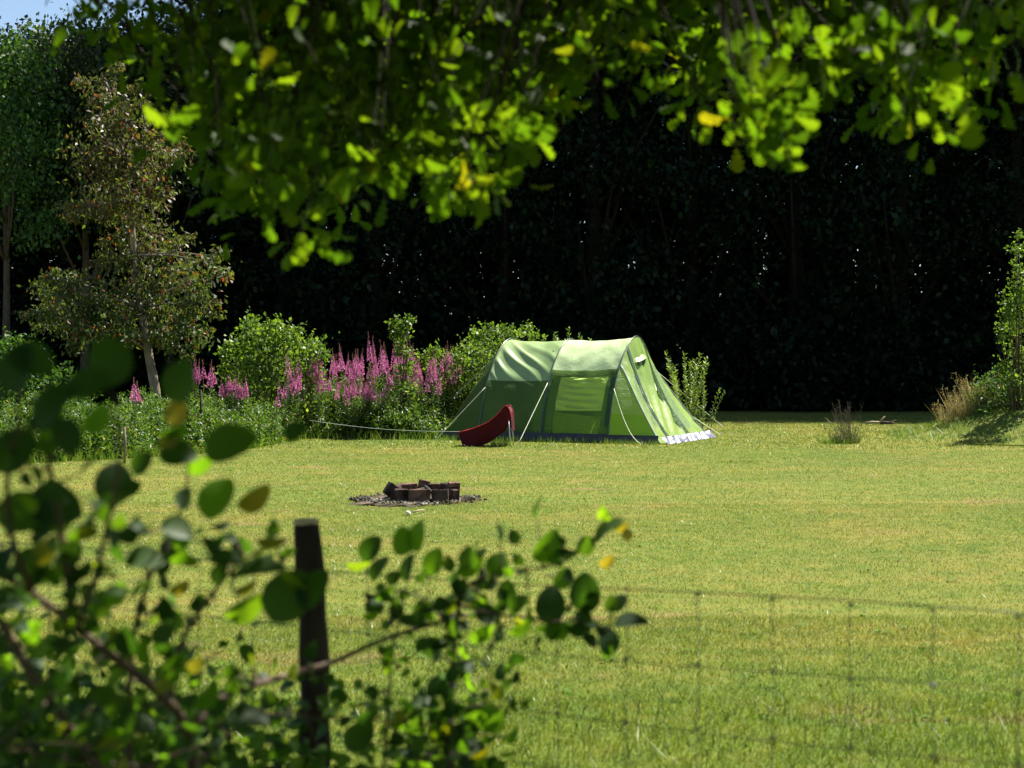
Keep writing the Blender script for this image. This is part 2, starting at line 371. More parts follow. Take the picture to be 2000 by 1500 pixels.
P = []
for k in range(420):
    d_ = math.sqrt(random.uniform(6.5**2, 30**2)); x = random.uniform(-1, 1)*d_*.36
    m_ = random.randint(5, 12); P.append(np.stack([x+rng.normal(0, .035, m_), d_+rng.normal(0, .035, m_), .014+.012*rng.random(m_)], 1))
P = np.concatenate(P); n = len(P)
V, F = scatter(T_DIAM, P, rdir(n)*np.array([1, 1, .25]), rdir(n, (0, 0, 6)), .02+.022*rng.random(n))
tag(mesh_np('lawn_weeds', V, F, M['clover']), 'flat broad leaved weeds dotted about the lawn', kind='stuff')

# ---------------------------------------------------------------- trees of the wood
def crown_mesh(H, base, rad, nclump, per, size, csig, shape=1.0, Tm=T_DIAM, droop=0):
    zz = base+(H-base)*rng.random(nclump)**.9
    f = (zz-base)/(H-base)
    rr = rad*(1-np.abs(f-.35)/.72).clip(.12, 1)**(.55*shape)
    q = rng.random(nclump)*6.283; ra = rr*np.sqrt(.15+.85*rng.random(nclump))
    C = np.stack([ra*np.cos(q), ra*np.sin(q), zz], 1)
    cs = csig*(.6+.8*rng.random(nclump))
    P = np.repeat(C, per, 0)+rng.normal(size=(nclump*per, 3))*np.repeat(cs, per)[:, None]*np.array([1, 1, .7])
    P[:, 2] = np.maximum(P[:, 2], base*.6)
    n = len(P)
    D = rdir(n, (0, 0, -.5-droop)); N = rdir(n, (0, 0, 1.2))
    return scatter(Tm, P, D, N, size*(.6+.8*rng.random(n))), C
def limbs(mb, H, r0, C, nl, lean=(0, 0), sides=8):
    tp = np.array([(lean[0]*s_+.12*math.sin(s_*5)*s_, lean[1]*s_+.1*math.cos(s_*4)*s_, s_*H*.93) for s_ in np.linspace(0, 1, 10)])
    mb.tube(tp, np.linspace(1, .12, 10)*r0, sides)
    for c in C[rng.choice(len(C), nl, replace=False)]:
        s_ = min(.85, max(.12, (c[2]-.6)/H/.95-.12)); i = s_*9; a_ = tp[int(i)]
        mid = (a_+c)/2+np.array([0, 0, -.15]); r1 = r0*(1-s_)*.4+.012
        mb.tube([a_, mid, c], [r1, r1*.7, r1*.25], 5)
def tree_proto(name, H, base, rad, nclump, per, size, csig, mat, bark, r0, nl, label, cat='tree', shape=1., Tm=T_DIAM, lean=(0, 0), droop=0, loc=(0, 0, 0), group=None, rz=0):
    e = empty(name, loc, label, cat, group, rz)
    (V, F), C = crown_mesh(H, base, rad, nclump, per, size, csig, shape, Tm, droop)
    f = (V[:, 2:3]/H); V = V+f*np.array([lean[0], lean[1], 0])
    C = C+(C[:, 2:3]/H)*np.array([lean[0], lean[1], 0])
    mb = MB(); limbs(mb, H, r0, C, nl, lean)
    mb.build('trunk', bark, e, True)
    mesh_np('crown', V, F, mat, e)
    return e
GW = 'trees of the dark wood behind the lawn'
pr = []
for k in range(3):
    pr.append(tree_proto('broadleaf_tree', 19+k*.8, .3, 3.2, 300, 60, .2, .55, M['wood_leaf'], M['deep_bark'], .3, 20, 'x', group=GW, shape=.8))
ZN = [(-1e4, 'out past the left edge of the view'), (0, 'behind the feathery tree at the left edge'), (130, 'behind the drooping tree under the blue sky'), (260, 'behind the top of the reddish slender tree'),
      (400, 'left of the round bright bush'), (520, 'behind the round bright bush'), (640, 'above the left half of the pink flowers'), (760, 'above the sapling in the flower bed'), (880, 'between the sapling and the tent'), (1000, 'behind the bedroom end of the tent'),
      (1110, 'behind the middle pole of the tent'), (1210, 'behind the door end of the tent'), (1320, 'above the willow clump right of the tent'), (1440, 'over the empty lawn right of the tent'), (1560, 'just left of the lone twiggy tuft'), (1660, 'just right of the lone twiggy tuft'), (1750, 'behind the little heap of sticks'), (1840, 'behind the dry grass of the mound'), (1930, 'behind the tall shrub on the mound'), (2000, 'out past the right edge of the view')]
def where(px): return [q[1] for q in ZN if q[0] <= px][-1]
used = [False]*3
def put(k, x, y, h, rz, label, g=GW):
    o = pr[k] if not used[k] else copy_tree(pr[k]); used[k] = True
    o.location = (x, y, 0); o.rotation_euler.z = rz; s_ = h/19.5; o.scale = (max(.9, s_**.3), max(.9, s_**.3), s_)
    o['label'] = label; return o
i = 0
for row, (d, off) in enumerate(((48, 0), (51.5, 1.6), (55.5, 0), (60, 1.6))):
    for x in np.arange(-27, 28, 3.3):
        xx = x+off+random.uniform(-.5, .5); dd = d+random.uniform(-.8, .8); px = 1000+xx/dd*3000
        h = 19.5+random.uniform(-1, 2.5) if px > 400 else 11.2+random.uniform(-.4, .4)+row*.5
        lab = ('dark tree of the front row, '+where(px)) if row == 0 else ['', 'second', 'third', 'rearmost'][row]+' row tree of the wood, '+where(px)
        put(i % 3, xx, dd, h, random.uniform(0, 6.28), lab); i += 1
# understorey
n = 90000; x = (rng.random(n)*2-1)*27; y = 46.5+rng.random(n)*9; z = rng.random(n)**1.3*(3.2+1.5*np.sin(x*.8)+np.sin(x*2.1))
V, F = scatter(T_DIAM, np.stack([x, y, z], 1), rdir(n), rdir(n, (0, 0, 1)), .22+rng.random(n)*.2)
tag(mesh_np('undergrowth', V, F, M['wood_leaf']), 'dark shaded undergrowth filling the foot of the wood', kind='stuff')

# sunlit trees at the left edge of the wood
def P2(px, d, z=0): return ((px-HX)/FOC*d, d, z)
tree_proto('feathery_tree', 10.3, 5.0, 1.6, 95, 120, .13, .42, M['edge_leaf'], M['bark'], .14, 26,
    'bright green feathery tree at the left edge, in front of the wood', loc=P2(10, 43), shape=.6, droop=.8)
tree_proto('ash_tree', 11.3, 5.5, 1.9, 130, 90, .16, .5, M['far_leaf'], M['bark'], .16, 26,
    'green drooping tree under the patch of blue sky, left of the reddish tree', loc=P2(165, 45.5), shape=.6, droop=1.2)
tree_proto('ash_tree', 11.5, 6.5, 2.2, 110, 80, .16, .5, M['far_leaf'], M['bark'], .16, 26,
    'green tree with sunlit top just right of the patch of blue sky', loc=P2(330, 46.5), shape=.6, droop=.6)
# slender cherry with reddish leaves, built clump by clump
d = 31.0; B = np.array(P2(305, d)); e = empty('cherry_tree', B, 'slender reddish and green tree with a pale leaning trunk, left of the flowers', 'tree')
def rel(px, py, dd=0): return at(px, py, d+dd)-B
trk = [rel(310, 865), rel(303, 760), rel(288, 680), rel(275, 600), rel(262, 500), rel(255, 400), rel(245, 320), rel(226, 240), rel(214, 175)]
trk[0][2] = 0
mb = MB(); mb.tube(trk, [.12, .1, .085, .075, .065, .05, .04, .028, .012], 9)
cl = [(200,160,45),(230,200,50),(205,240,55),(260,240,50),(185,290,60),(250,300,70),(310,290,50),(330,300,30),(220,350,70),(290,350,45),(190,400,50),(250,420,60),(170,410,30),
      (300,450,45),(260,480,50),(330,490,45),(400,510,35),(380,550,50),(320,560,60),(420,500,18),(260,560,60),(200,590,45),(140,570,55),(110,600,40),(90,570,30),(75,610,22),(130,640,50),
      (190,650,50),(250,650,55),(310,640,50),(370,640,40),(340,670,35),(180,540,40),(390,600,35),(240,380,60),(215,300,50),(120,545,25),(395,655,20),(300,600,60),(160,610,50),(230,615,50),(285,520,45)]
P = []; 
for (cx, cy, rr) in cl:
    dd = random.uniform(-1, 1)*.9; c = rel(cx, cy, dd)
    j = int(np.argmin([abs((q[2])-(c[2]-.35)) for q in trk])); a_ = trk[j]
    mb.tube([a_, (a_+c)/2+np.array([0, 0, .08]), c], [.025, .015, .006], 5)
    k = int(rr*rr*.085)+10; P.append(c+rng.normal(size=(k, 3))*np.array([rr/FOC*d*.5, rr/FOC*d*.55, rr/FOC*d*.27]))
    for _ in range(3):
        q = random.random()*6.28; c2 = c+np.array([math.cos(q)*1.1, random.uniform(-.5, .5), math.sin(q)*.8])*rr/FOC*d; k = int(rr*1.1)+6
        mb.tube([c, (c+c2)/2+np.array([0, 0, .03]), c2], [.006, .004, .002], 4, False)
        P.append(c2+rng.normal(size=(k, 3))*np.array([.1, .1, .055]))
P = np.concatenate(P); n = len(P)
mb.build('trunk', M['pale_bark'], e, True)
V, F = scatter((T_DIAM[0]*np.array([.75, 1, 1]), T_DIAM[1]), P, rdir(n, (0, 0, -1.4)), rdir(n, (0, 0, .6)), .08+rng.random(n)*.06)
mesh_np('crown', V, F, M['cherry_leaf'], e)

def blob_bush(name, label, d, base_px, clumps, leaf, mat, dens=.34, group=None, cat='bush', Tm=T_DIAM, nst=8, dd=.7, bias=(0, 0, .3), flat=.5):
    B = np.array(P2(base_px, d)); e = empty(name, B, label, cat, group); mb = MB(); P = []
    for (cx, cy, rr) in clumps:
        c = at(cx, cy, d+random.uniform(-dd, dd))-B; k = int(rr*rr*dens*.62)+10
        foot = np.array([c[0]*.25+random.uniform(-.1, .1), c[1]*.3, 0])
        mb.tube([foot, foot*.4+c*.6*np.array([.7, .7, 1]), c], [.018, .012, .004], 5)
        P.append(c+rng.normal(size=(k, 3))*np.array([.46, .55, .4])*rr/FOC*d)
        for _ in range(3 if rr > 14 else 1):
            q = random.uniform(-.3, 3.4); c2 = c+np.array([math.cos(q)*random.uniform(.8, 1.25), random.uniform(-.6, .6), math.sin(q)*random.uniform(.8, 1.25)])*rr/FOC*d
            m_ = 12+int(rr*.25); s_ = rng.random((m_, 1)); mb.tube([c, c2], [.004, .002], 4, False)
            P.append(c*(1-s_)*1.0+c2*s_+rng.normal(size=(m_, 3))*.035)
    P = np.concatenate(P); P = P[P[:, 2] > .03]; n = len(P)
    mb.build('stems', M['twig'], e, True)
    V, F = scatter(Tm, P, rdir(n, bias), rdir(n, (0, 0, flat)), leaf*(.6+.8*rng.random(n)))
    mesh_np('foliage', V, F, mat, e); return e
blob_bush('round_bush', 'round bright green bush behind the left end of the pink flowers', 31.5, 530, [(495,640,28),(520,650,30),(540,660,38),(470,670,30),(500,690,45),(550,700,50),(450,690,22),(600,680,35),(620,690,28),(560,660,35),
    (480,720,45),(530,740,50),(590,730,45),(450,730,30),(500,780,55),(570,780,55),(435,690,10),(478,640,10),(635,690,10)], .085, M['bush_leaf'], .3)
blob_bush('sapling', 'thin leafy sapling rising out of the middle of the flower bed', 31.2, 792, [(770,635,14),(795,630,14),(785,650,18),(780,670,12),(790,690,16),(795,720,20),(800,760,25),(798,622,8),(768,655,10)], .07, M['bush_leaf'], .6, cat='sapling', dd=.1)
blob_bush('leafy_bush', 'pale green bush touching the back left corner of the tent', 32.6, 930, [(940,660,28),(920,680,25),(960,655,22),(985,650,18),(1000,660,20),(930,710,40),(900,710,28),(880,700,20),(850,690,18),(830,700,20),(860,730,35),(920,750,45),(890,780,45),
    (1030,650,18),(1045,660,14),(960,690,35),(940,780,50),(870,800,45)], .075, M['bush_leaf'], .32)
blob_bush('leafy_bush', 'bush of glossy leaves low on the left behind the foreground leaves', 28, 60, [(30,700,40),(10,680,30),(50,690,30),(80,750,50),(20,760,50),(110,800,50),(50,820,60),(130,740,30),(150,780,35),(5,820,60),(170,830,40)], .08, M['edge_leaf'], .32)
def willow(px, d, h, n, label, spread=.25, cat='willow shoots', group=None, lean=.1, leaf=.09, base=None, mat='willow_leaf'):
    B = np.array(P2(px, d)); 
    if base is not None: B[2] = base
    e = empty('willow_shoot', B, label, cat, group); mb = MB(); P = []; D = []
    for k in range(n):
        q = random.random()*6.28; ft = np.array([math.cos(q), math.sin(q), 0])*spread*random.random()*.6
        hh = h*random.uniform(.65, 1); tip = ft+np.array([math.cos(q)*spread+lean*h*.5, math.sin(q)*spread, hh])
        pts = np.array([ft*(1-s_)**2+tip*s_+np.array([0, 0, .12*hh*s_*(1-s_)]) for s_ in np.linspace(0, 1, 7)])
        mb.tube(pts, np.linspace(.012, .003, 7), 5, False)
        s_ = np.linspace(.15, 1, int(hh*34)); ang = np.arange(len(s_))*2.4
        pp = np.stack([np.interp(s_, np.linspace(0, 1, 7), pts[:, a]) for a in range(3)], 1)
        P.append(pp); D.append(np.stack([np.cos(ang)*.7, np.sin(ang)*.7, np.full(len(s_), .75)], 1)+rng.normal(0, .15, (len(s_), 3)))
    P = np.concatenate(P); D = np.concatenate(D)
    mb.build('stems', M['stem'], e, True)
    V, F = scatter((T_LANCE[0]*np.array([1.5, 1, 1]), T_LANCE[1]), P, D, rdir(len(P), (0, 0, 1)), leaf*(.7+.6*rng.random(len(P))))
    mesh_np('foliage', V, F, M[mat], e); return e
willow(1105, 33.5, 2.55, 5, 'tallest willow shoots showing above the middle of the tent roof', .12, lean=-.08)
willow(1065, 33.5, 2.2, 4, 'short willow tips above the left part of the tent roof', .2)
willow(1160, 33.8, 2.25, 4, 'pair of leaning willow tips above the tent roof right of the middle', .15, lean=-.1)
willow(1345, 33.0, 1.75, 16, 'clump of upright willow shoots behind the right guy line of the tent', .34, lean=.02)
willow(1372, 33.2, 1.2, 9, 'low thin willow shoots at the right foot of the tent', .35, leaf=.07)

# shrub on the mound, right edge
blob_bush('mound_shrub', 'tall leafy shrub with reddish tips rising beside the mound at the right edge', 30.2, 1990, [(1990,460,12),(1987,490,16),(1992,530,20),(1990,580,28),(1975,600,25),(2010,560,40),(2020,620,35),(1985,640,28),(1970,620,18),(1955,640,12),(1953,660,14),
    (1990,690,35),(2020,700,35),(1955,720,16),(1970,740,25),(2000,760,40)], .07, M['bush_leaf'], .3, dd=.3)
blob_bush('low_scrub', 'dark tangled scrub at the foot of the tall shrub on the mound', 30.6, 1960, [(1930,750,30),(1960,770,40),(1990,790,45),(1910,780,28),(1940,800,40),(1985,750,30),(1920,810,25)], .06, M['edge_leaf'], .5, dd=.3)
def grass_clump(name, label, P0, n, h, spread, mat, lean=0, cat='grass tuft', seed=True, width=.006, group=None):
    P0 = np.array(P0, float); e = empty(name, P0, label, cat, group)
    an = rng.random(n)*6.283; r_ = spread*np.sqrt(rng.random(n)); b = np.stack([r_*np.cos(an), r_*np.sin(an), np.zeros(n)-.02], 1)
    L = np.stack([np.cos(an)*.35+lean+rng.normal(0, .2, n), np.sin(an)*.35+rng.normal(0, .2, n), np.ones(n)], 1)*(h*(.35+.65*rng.random(n)))[:, None]
    a2 = rng.random(n)*6.283; W = np.stack([np.cos(a2), np.sin(a2), np.zeros(n)], 1)*width
    V = np.stack([b-W, b+W, b+L*.6+W*.8, b+L], 1).reshape(-1, 3); F = np.arange(4*n).reshape(-1, 4)
    if seed:
        k = min(n, 60); tips = (b+L)[:k]; m_ = 6
        PP = np.repeat(tips, m_, 0)+rng.normal(0, .012, (k*m_, 3))*np.array([1, 1, 3])
        V2, F2 = scatter(T_DIAM, PP, rdir(k*m_, (0, 0, 2)), rdir(k*m_), .03); F = np.concatenate([F, F2+len(V)]); V = np.concatenate([V, V2])
    mesh_np('blades', V, F, mat, e)
    return e
M['dry_grass'] = leaf_mat('dry_grass', [(0, (.16, .15, .06)), (.6, (.26, .22, .1)), (1, (.36, .3, .17))], .35, (1.2, 1.1, .8), rough=.6, spec=.2)
M['dry_green'] = leaf_mat('dry_green', [(0, (.05, .09, .03)), (.6, (.09, .12, .05)), (1, (.2, .18, .1))], .35, (1.3, 1.2, .7), rough=.6, spec=.2)
M['green_blade'] = leaf_mat('green_blade', [(0, (.06, .13, .02)), (.7, (.1, .19, .03)), (1, (.2, .22, .06))], .4, (1.4, 1.3, .6), rough=.45)
for (px, py, h, nn, lb) in ((1885, 822, .62, 260, 'dry pale grass tuft at the left foot of the mound'), (1920, 812, .75, 300, 'taller dry grass tuft leaning on the dark scrub of the mound'), (1860, 836, .4, 160, 'lowest dry grass tuft, farthest left beside the mound')):
    dd_ = 31.0; x = (px-HX)/FOC*dd_
    grass_clump('dry_grass_tuft', lb, (x, dd_, float(mound_h(x, dd_))), nn, h, .3, M['dry_grass'], group='dry grass tufts beside the mound')
# twiggy tuft on the lawn
dd_ = 29.0; x = (1650-HX)/FOC*dd_
e = grass_clump('twiggy_tuft', 'dark twiggy tuft with dry stalks standing alone on the lawn right of the tent', (x, dd_, 0), 260, .3, .26, M['dry_green'], cat='weed tuft', lean=-.1)
mb = MB()
for k in range(44):
    q = random.random()*6.28; h = random.uniform(.35, .85); s_ = random.uniform(.02, .2)
    s_ *= 1.3; a_ = np.array([s_*.4*math.cos(q)+.06, s_*.4*math.sin(q), 0]); t_ = np.array([s_*1.7*math.cos(q)+random.uniform(-.15, .08), s_*math.sin(q), h]); md = (a_+t_)/2+rng.normal(0, .025, 3)
    mb.tube([a_, md, t_], [.004, .003, .0018], 4)
    for _ in range(3):
        q0 = md+(t_-md)*random.random(); mb.tube([q0, q0+np.array([random.gauss(0, .05), random.gauss(0, .04), random.uniform(.04, .12)])], [.002, .001], 4, False)
mb.build('stalks', M['grey_stalk'], e)
mb = MB(); mb.tube([(-.05, 0, .05), (-.22, .05, .35), (-.37, .05, .48)], [.006, .005, .004], 5); mb.build('dead_stalk', M['dry'], e)
grass_clump('grass_tuft', 'flat green tuft at the left foot of the twiggy tuft', (x-.22, dd_-.15, 0), 260, .17, .3, M['green_blade'], seed=False)
n = 9000; q = rng.random(n)*6.283; r_ = np.sqrt(rng.random(n)); x = 10.9+3.3*r_*np.cos(q); y = 31+2.8*r_*np.sin(q)
B = np.stack([x, y, gz(x, y)+mound_h(x, y)-.01], 1); L = np.stack([rng.normal(0, .5, n), rng.normal(0, .5, n), np.ones(n)], 1)*(.03+.13*rng.random(n)**1.6)[:, None]; W = np.zeros((n, 3)); W[:, 0] = .006
V = np.stack([B-W, B+W, B+L], 1).reshape(-1, 3)
tag(mesh_np('mound_grass', V, np.arange(3*n).reshape(-1, 3), M['green_blade']), 'rough green grass growing over the low mound', kind='stuff')
# heap of sticks
dd_ = 36.5; x0 = (1717-HX)/FOC*dd_
for k, (ax, az, bx, bz, r_, lb) in enumerate(((-.32, .05, .02, .07, .035, 'pale short log on the left of the stick heap by the shaded edge'), (.0, .06, .33, .05, .04, 'brown log lying on the right of the stick heap'), (-.06, .04, .1, .22, .02, 'forked pale stick poking up from the stick heap'), (.12, .05, .34, .13, .018, 'thin stick leaning on the right log of the stick heap'))):
    mb = MB(); mb.tube([(ax, 0, az), ((ax+bx)/2, .03, (az+bz)/2+.01), (bx, .02, bz)], [r_, r_*.9, r_*.7], 7)
    tag(mb.build('log' if r_ > .03 else 'stick', M['dry'] if k in (0, 2) else M['bark'], smooth=True), lb, 'firewood', 'sticks heaped at the edge of the shade').location = (x0, dd_-.1*k, gz(x0, dd_))

# ---------------------------------------------------------------- flower bed
front = [(-300, 925), (0, 905), (200, 896), (400, 884), (500, 874), (600, 856), (700, 858), (850, 858), (930, 848), (1000, 842)]
def fr_d(px): return dist(np.interp(px, [p_[0] for p_ in front], [p_[1] for p_ in front]))
topz = [(-300, 1.0), (0, .95), (200, .95), (360, .95), (500, .95), (600, 1.0), (700, 1.05), (850, 1.15), (950, 1.1), (1000, .9)]
P = []; D = []; S = []
ns = 5200; px = rng.random(ns)*1230-260
for k in range(ns):
    fd = fr_d(px[k]); dep = random.random()**1.3*(4.2 if px[k] < 560 else 3.2); d_ = fd+dep; x = (px[k]-HX)/FOC*d_
    h = np.interp(px[k], [q[0] for q in topz], [q[1] for q in topz])*(.35+.65*min(1, dep/1.1+.1))*random.uniform(.75, 1.08)*(.75+.3*math.sin(x*2.2+1)*math.sin(d_*1.7))
    m_ = int(h*46); s_ = np.linspace(.06, 1, m_); an = np.arange(m_)*2.4+random.random()*6
    lx, ly = rng.normal(0, .08, 2)
    P.append(np.stack([x+lx*s_, d_+ly*s_, h*s_], 1)+rng.normal(0, .015, (m_, 3))); up = .25+.9*s_
    D.append(np.stack([np.cos(an), np.sin(an), up], 1)+rng.normal(0, .2, (m_, 3))); S.append(.11*(1.15-.55*s_))
P = np.concatenate(P); D = np.concatenate(D); S = np.concatenate(S)
V, F = scatter((T_LANCE[0]*np.array([1.5, 1, 1]), T_LANCE[1]), P, D, rdir(len(P), (0, 0, 1.5)), S*(.7+.6*rng.random(len(P))))
tag(mesh_np('weed_bank', V, F, M['weed_leaf']), 'dense bank of leafy green weeds under and beside the pink flowers', kind='stuff')
n = 4500; px = rng.random(n)*1200-260; d_ = fr_d(px)+rng.normal(0, .22, n)+.1; x = (px-HX)/FOC*d_
B = np.stack([x, d_, np.zeros(n)], 1); L = np.stack([rng.normal(0, .35, n), rng.normal(0, .35, n)-.2, np.ones(n)], 1)*(.06+.17*rng.random(n))[:, None]
W = np.zeros((n, 3)); W[:, 0] = .005
V = np.stack([B-W, B+W, B+L], 1).reshape(-1, 3)
tag(mesh_np('edge_grass', V, np.arange(3*n).reshape(-1, 3), M['green_blade']), 'longer grass fringing the foot of the flower bed', kind='stuff')

def fireweed_proto(h, kind):
    e = empty('fireweed', (0, 0, 0), 'x', 'wildflower', 'pink fireweed plants in the flower bed')
    mb = MB(); mb.tube([(0, 0, 0), (.02, .01, h*.5), (.0, .02, h)], [.006, .005, .0025], 5, False); mb.build('stem', M['stem'], e, True)
    m_ = int(h*40); s_ = np.linspace(.2, .72, m_); an = np.arange(m_)*2.4
    P = np.stack([0*s_, 0*s_, h*s_], 1); D = np.stack([np.cos(an), np.sin(an), .5+0*s_], 1)
    V, F = scatter(T_LANCE, P, D, rdir(m_, (0, 0, 2)), .13*(1.2-.7*s_)); mesh_np('leaves', V, F, M['weed_leaf'], e)
    z0 = h*(.74 if kind < 2 else .8); n = 95 if kind < 2 else 60
    s_ = rng.random(n); rr = .055*(1-.75*s_); an = rng.random(n)*6.28
    P = np.stack([rr*np.cos(an), rr*np.sin(an), z0+(h*.96-z0)*s_], 1); D = np.stack([np.cos(an), np.sin(an), .2+0*s_], 1)
    V, F = scatter((T_DIAM[0]*np.array([1.6, 1, 1]), T_DIAM[1]), P, D+rng.normal(0, .4, D.shape), rdir(n), .034-.018*s_)
    mesh_np('flower_spike', V, F, M['petal'], e)
    n = 22; s_ = rng.random(n); P = np.stack([0*s_, 0*s_, h*(.95+.09*s_)], 1)
    V, F = scatter(T_LANCE, P, rdir(n, (0, 0, 3)), rdir(n), .035); mesh_np('bud_tip', V, F, M['seedhead'], e)
    return e
fw = [fireweed_proto(1.0, 0), fireweed_proto(1.0, 1), fireweed_proto(1.0, 2)]; fused = [0]*3
def fireweed(px, d_, ztop, lab):
    k = random.randrange(3); o = fw[k] if not fused[k] else copy_tree(fw[k]); fused[k] = 1
    o.location = ((px-HX)/FOC*d_, d_, 0); o.rotation_euler = (random.gauss(0, .06), random.gauss(0, .06), random.random()*6.28)
    s_ = random.uniform(.75, 1.08); o.scale = (s_, s_, ztop)
    if '*' in lab:
        Z2 = [(0, 'in front of the round bush'), (585, 'at the right end of the round bush'), (620, 'well left of the sapling'), (655, 'left of the bed middle'), (690, 'in the bed middle'), (720, 'near the sapling, on its left'), (755, 'close by the sapling'), (795, 'just right of the sapling'), (830, 'beside the leafy bush'), (850, 'midway between sapling and tent'), (870, 'nearest the tent')]
        de = d_-fr_d(px); lab = ('tall ' if ztop > 1.6 else 'shorter ' if ztop < 1.4 else '')+'pink fireweed '+[q[1] for q in Z2 if q[0] <= px][-1]+(', front of the bed' if de < 1.1 else ', middle depth' if de < 1.8 else ', back of the bed')
    o['label'] = lab
def ztop(py, d_): return CH+(HY-py)/FOC*d_
for k in range(150):
    px = random.uniform(552, 885); d_ = fr_d(px)+(random.uniform(.9, 2.6) if px > 640 else random.uniform(.15, 1.0))
    py = random.gauss(714, 20)+(18 if px < 600 else 0)-(14 if 700 < px < 790 else 0)
    fireweed(px, d_, ztop(py, d_), '*')
for k in range(20):
    px = random.uniform(675, 745); d_ = fr_d(px)+.45; fireweed(px, d_, ztop(random.gauss(752, 5), d_), 'short pink fireweed low at the front of the flower bed')
for k in range(26):
    px = random.uniform(820, 892); d_ = fr_d(px)+random.uniform(.6, 1.5); fireweed(px, d_, ztop(random.gauss(712, 18), d_), '*')
for k in range(10):
    px = random.choice([375, 382, 404, 410, 415])+random.uniform(-4, 4); d_ = 29.2; fireweed(px, d_, ztop(random.gauss(712, 8), d_), 'tall pink fireweed apart from the rest, between the reddish tree and the round bush')
for k in range(12):
    px = random.uniform(430, 482); d_ = 29.2; fireweed(px, d_, ztop(random.gauss(745, 4), d_), 'low pink fireweed below the round bright bush')
for px, py in ((265, 745), (268, 752), (540, 770), (660, 755), (590, 752), (678, 775), (752, 778)): d_ = fr_d(px)+.5; fireweed(px, d_, ztop(py, d_), 'single pink fireweed spike standing apart among the green weeds')
# stakes and rope along the bed
for px, py, zt, lb in ((243, 905, .55, 'thin grey stake at the front of the weeds on the left'), (392, 880, 1.05, 'dark wooden stake among the pink flowers on the left')):
    d_ = dist(py)+.1; mb = MB(); mb.tube([(0, 0, -.1), (.01, 0, zt*.5), (0, 0, zt)], [.022, .021, .02], 8)
    o = mb.build('stake', M['pale_bark'] if px < 300 else M['post'], smooth=True); tag(o, lb, 'stake', 'stakes along the flower bed'); o.location = P2(px, d_)
mb = MB(); A_, B_ = at(604, 821, 29.0), at(897, 843, 28.0)
mb.tube([A_*(1-s_)+B_*s_+np.array([0, 0, -.06*math.sin(math.pi*s_)]) for s_ in np.linspace(0, 1, 12)], .004, 6)
tag(mb.build('rope', M['white_rope'], smooth=True), 'thin white rope stretched along the foot of the flowers to the chair', 'rope')

# ---------------------------------------------------------------- tent
O = np.array([1.8, 28.8, 0]); DU = np.array([.903, -.43, 0]); DV = np.array([.43, .903, 0]); DZ = np.array([0, 0, 1.])
tent = empty('tent', O, 'green tunnel tent with three arched poles and a sloping porch, pitched on the lawn', 'tent')
HP = np.array([(1.5, 0), (1.43, .35), (1.32, .7), (1.16, 1.05), (.95, 1.37), (.71, 1.65), (.43, 1.88), (.2, 1.99), (0, 2.03)])
full = np.concatenate([np.stack([1.5-HP[:, 0], HP[:, 1]], 1), np.stack([1.5+HP[::-1, 0], HP[::-1, 1]], 1)[1:]])
def smooth_curve(pts, n, it=8):
    pts = np.asarray(pts, float); s_ = np.concatenate([[0], np.cumsum(np.linalg.norm(np.diff(pts, axis=0), axis=1))]); s_ /= s_[-1]
    from numpy import interp
    q = np.linspace(0, 1, n); r = np.stack([interp(q, s_, pts[:, a_]) for a_ in range(pts.shape[1])], 1)
    for _ in range(it):
        r2 = r.copy(); r2[1:-1] = (r[:-2]+2*r[1:-1]+r[2:])/4; r = r2
    return r
HC = smooth_curve(full, 121)
def hoop(t_):
    q = np.linspace(0, 1, 121); return np.array([np.interp(t_, q, HC[:, 0]), np.interp(t_, q, HC[:, 1])])
def W_(u, v, z): return DU*u+DV*v+DZ*z
def surf(name, f, nu, nv, mat, parent=tent, a0=0, a1=1, b0=0, b1=1):
    V = [f(a0+(a1-a0)*i/nu, b0+(b1-b0)*j/nv) for i in range(nu+1) for j in range(nv+1)]
    F = [(i*(nv+1)+j, (i+1)*(nv+1)+j, (i+1)*(nv+1)+j+1, i*(nv+1)+j+1) for i in range(nu) for j in range(nv)]
    return mesh_np(name, V, F, mat, parent, True)
def out(v, z, k):            # push outward from the tunnel's axis
    c = np.array([v-1.5, z-.5]); c /= np.linalg.norm(c)+1e-6; return v+c[0]*k, z+c[1]*k
UA, UB, UC = -2.72, -1.40, 0.0
def body(u0, u1, s0, s1, wr=0, off=0):
    def f(a, b):
        v, z = hoop(b); sc_ = s0*(1-a)+s1*a; sag = -.045*math.sin(math.pi*a)
        k = sag+off
        if wr:
            up = math.exp(-((b-.34)/.085)**2); hi = b < .5
            ph = a*21+(b if hi else 1-b)*95+1.2*math.sin(a*6)+.8*math.sin(b*23+a*9)
            k += wr*up*((.5+.5*math.sin(ph))**2-.3)*(.25+.75*(1-a)**.7)*min(1, a*8+.2)
            k += wr*.2*math.sin(a*5+b*19)*math.sin(a*11)
        else:
            k += .004*math.sin(b*70+3*math.sin(a*7))+.004*math.sin(a*23+b*9)
        v, z = out(v, z*sc_, k if z > .03 else off)
        return W_(u0+(u1-u0)*a, v, max(z, .0))
    return f
surf('bedroom_canopy', body(UA, UB, .985, .98, wr=.05), 80, 170, M['tent_upper_lit'], b0=.24)
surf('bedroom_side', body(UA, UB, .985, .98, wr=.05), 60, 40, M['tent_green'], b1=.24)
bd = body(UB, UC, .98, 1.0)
surf('living_canopy', bd, 40, 80, M['tent_roof_lit'], b0=.27, b1=.75)
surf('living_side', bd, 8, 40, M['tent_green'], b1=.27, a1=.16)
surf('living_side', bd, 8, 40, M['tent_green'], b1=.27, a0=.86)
surf('living_side', bd, 30, 6, M['tent_green'], b0=.255, b1=.27, a0=.16, a1=.86)
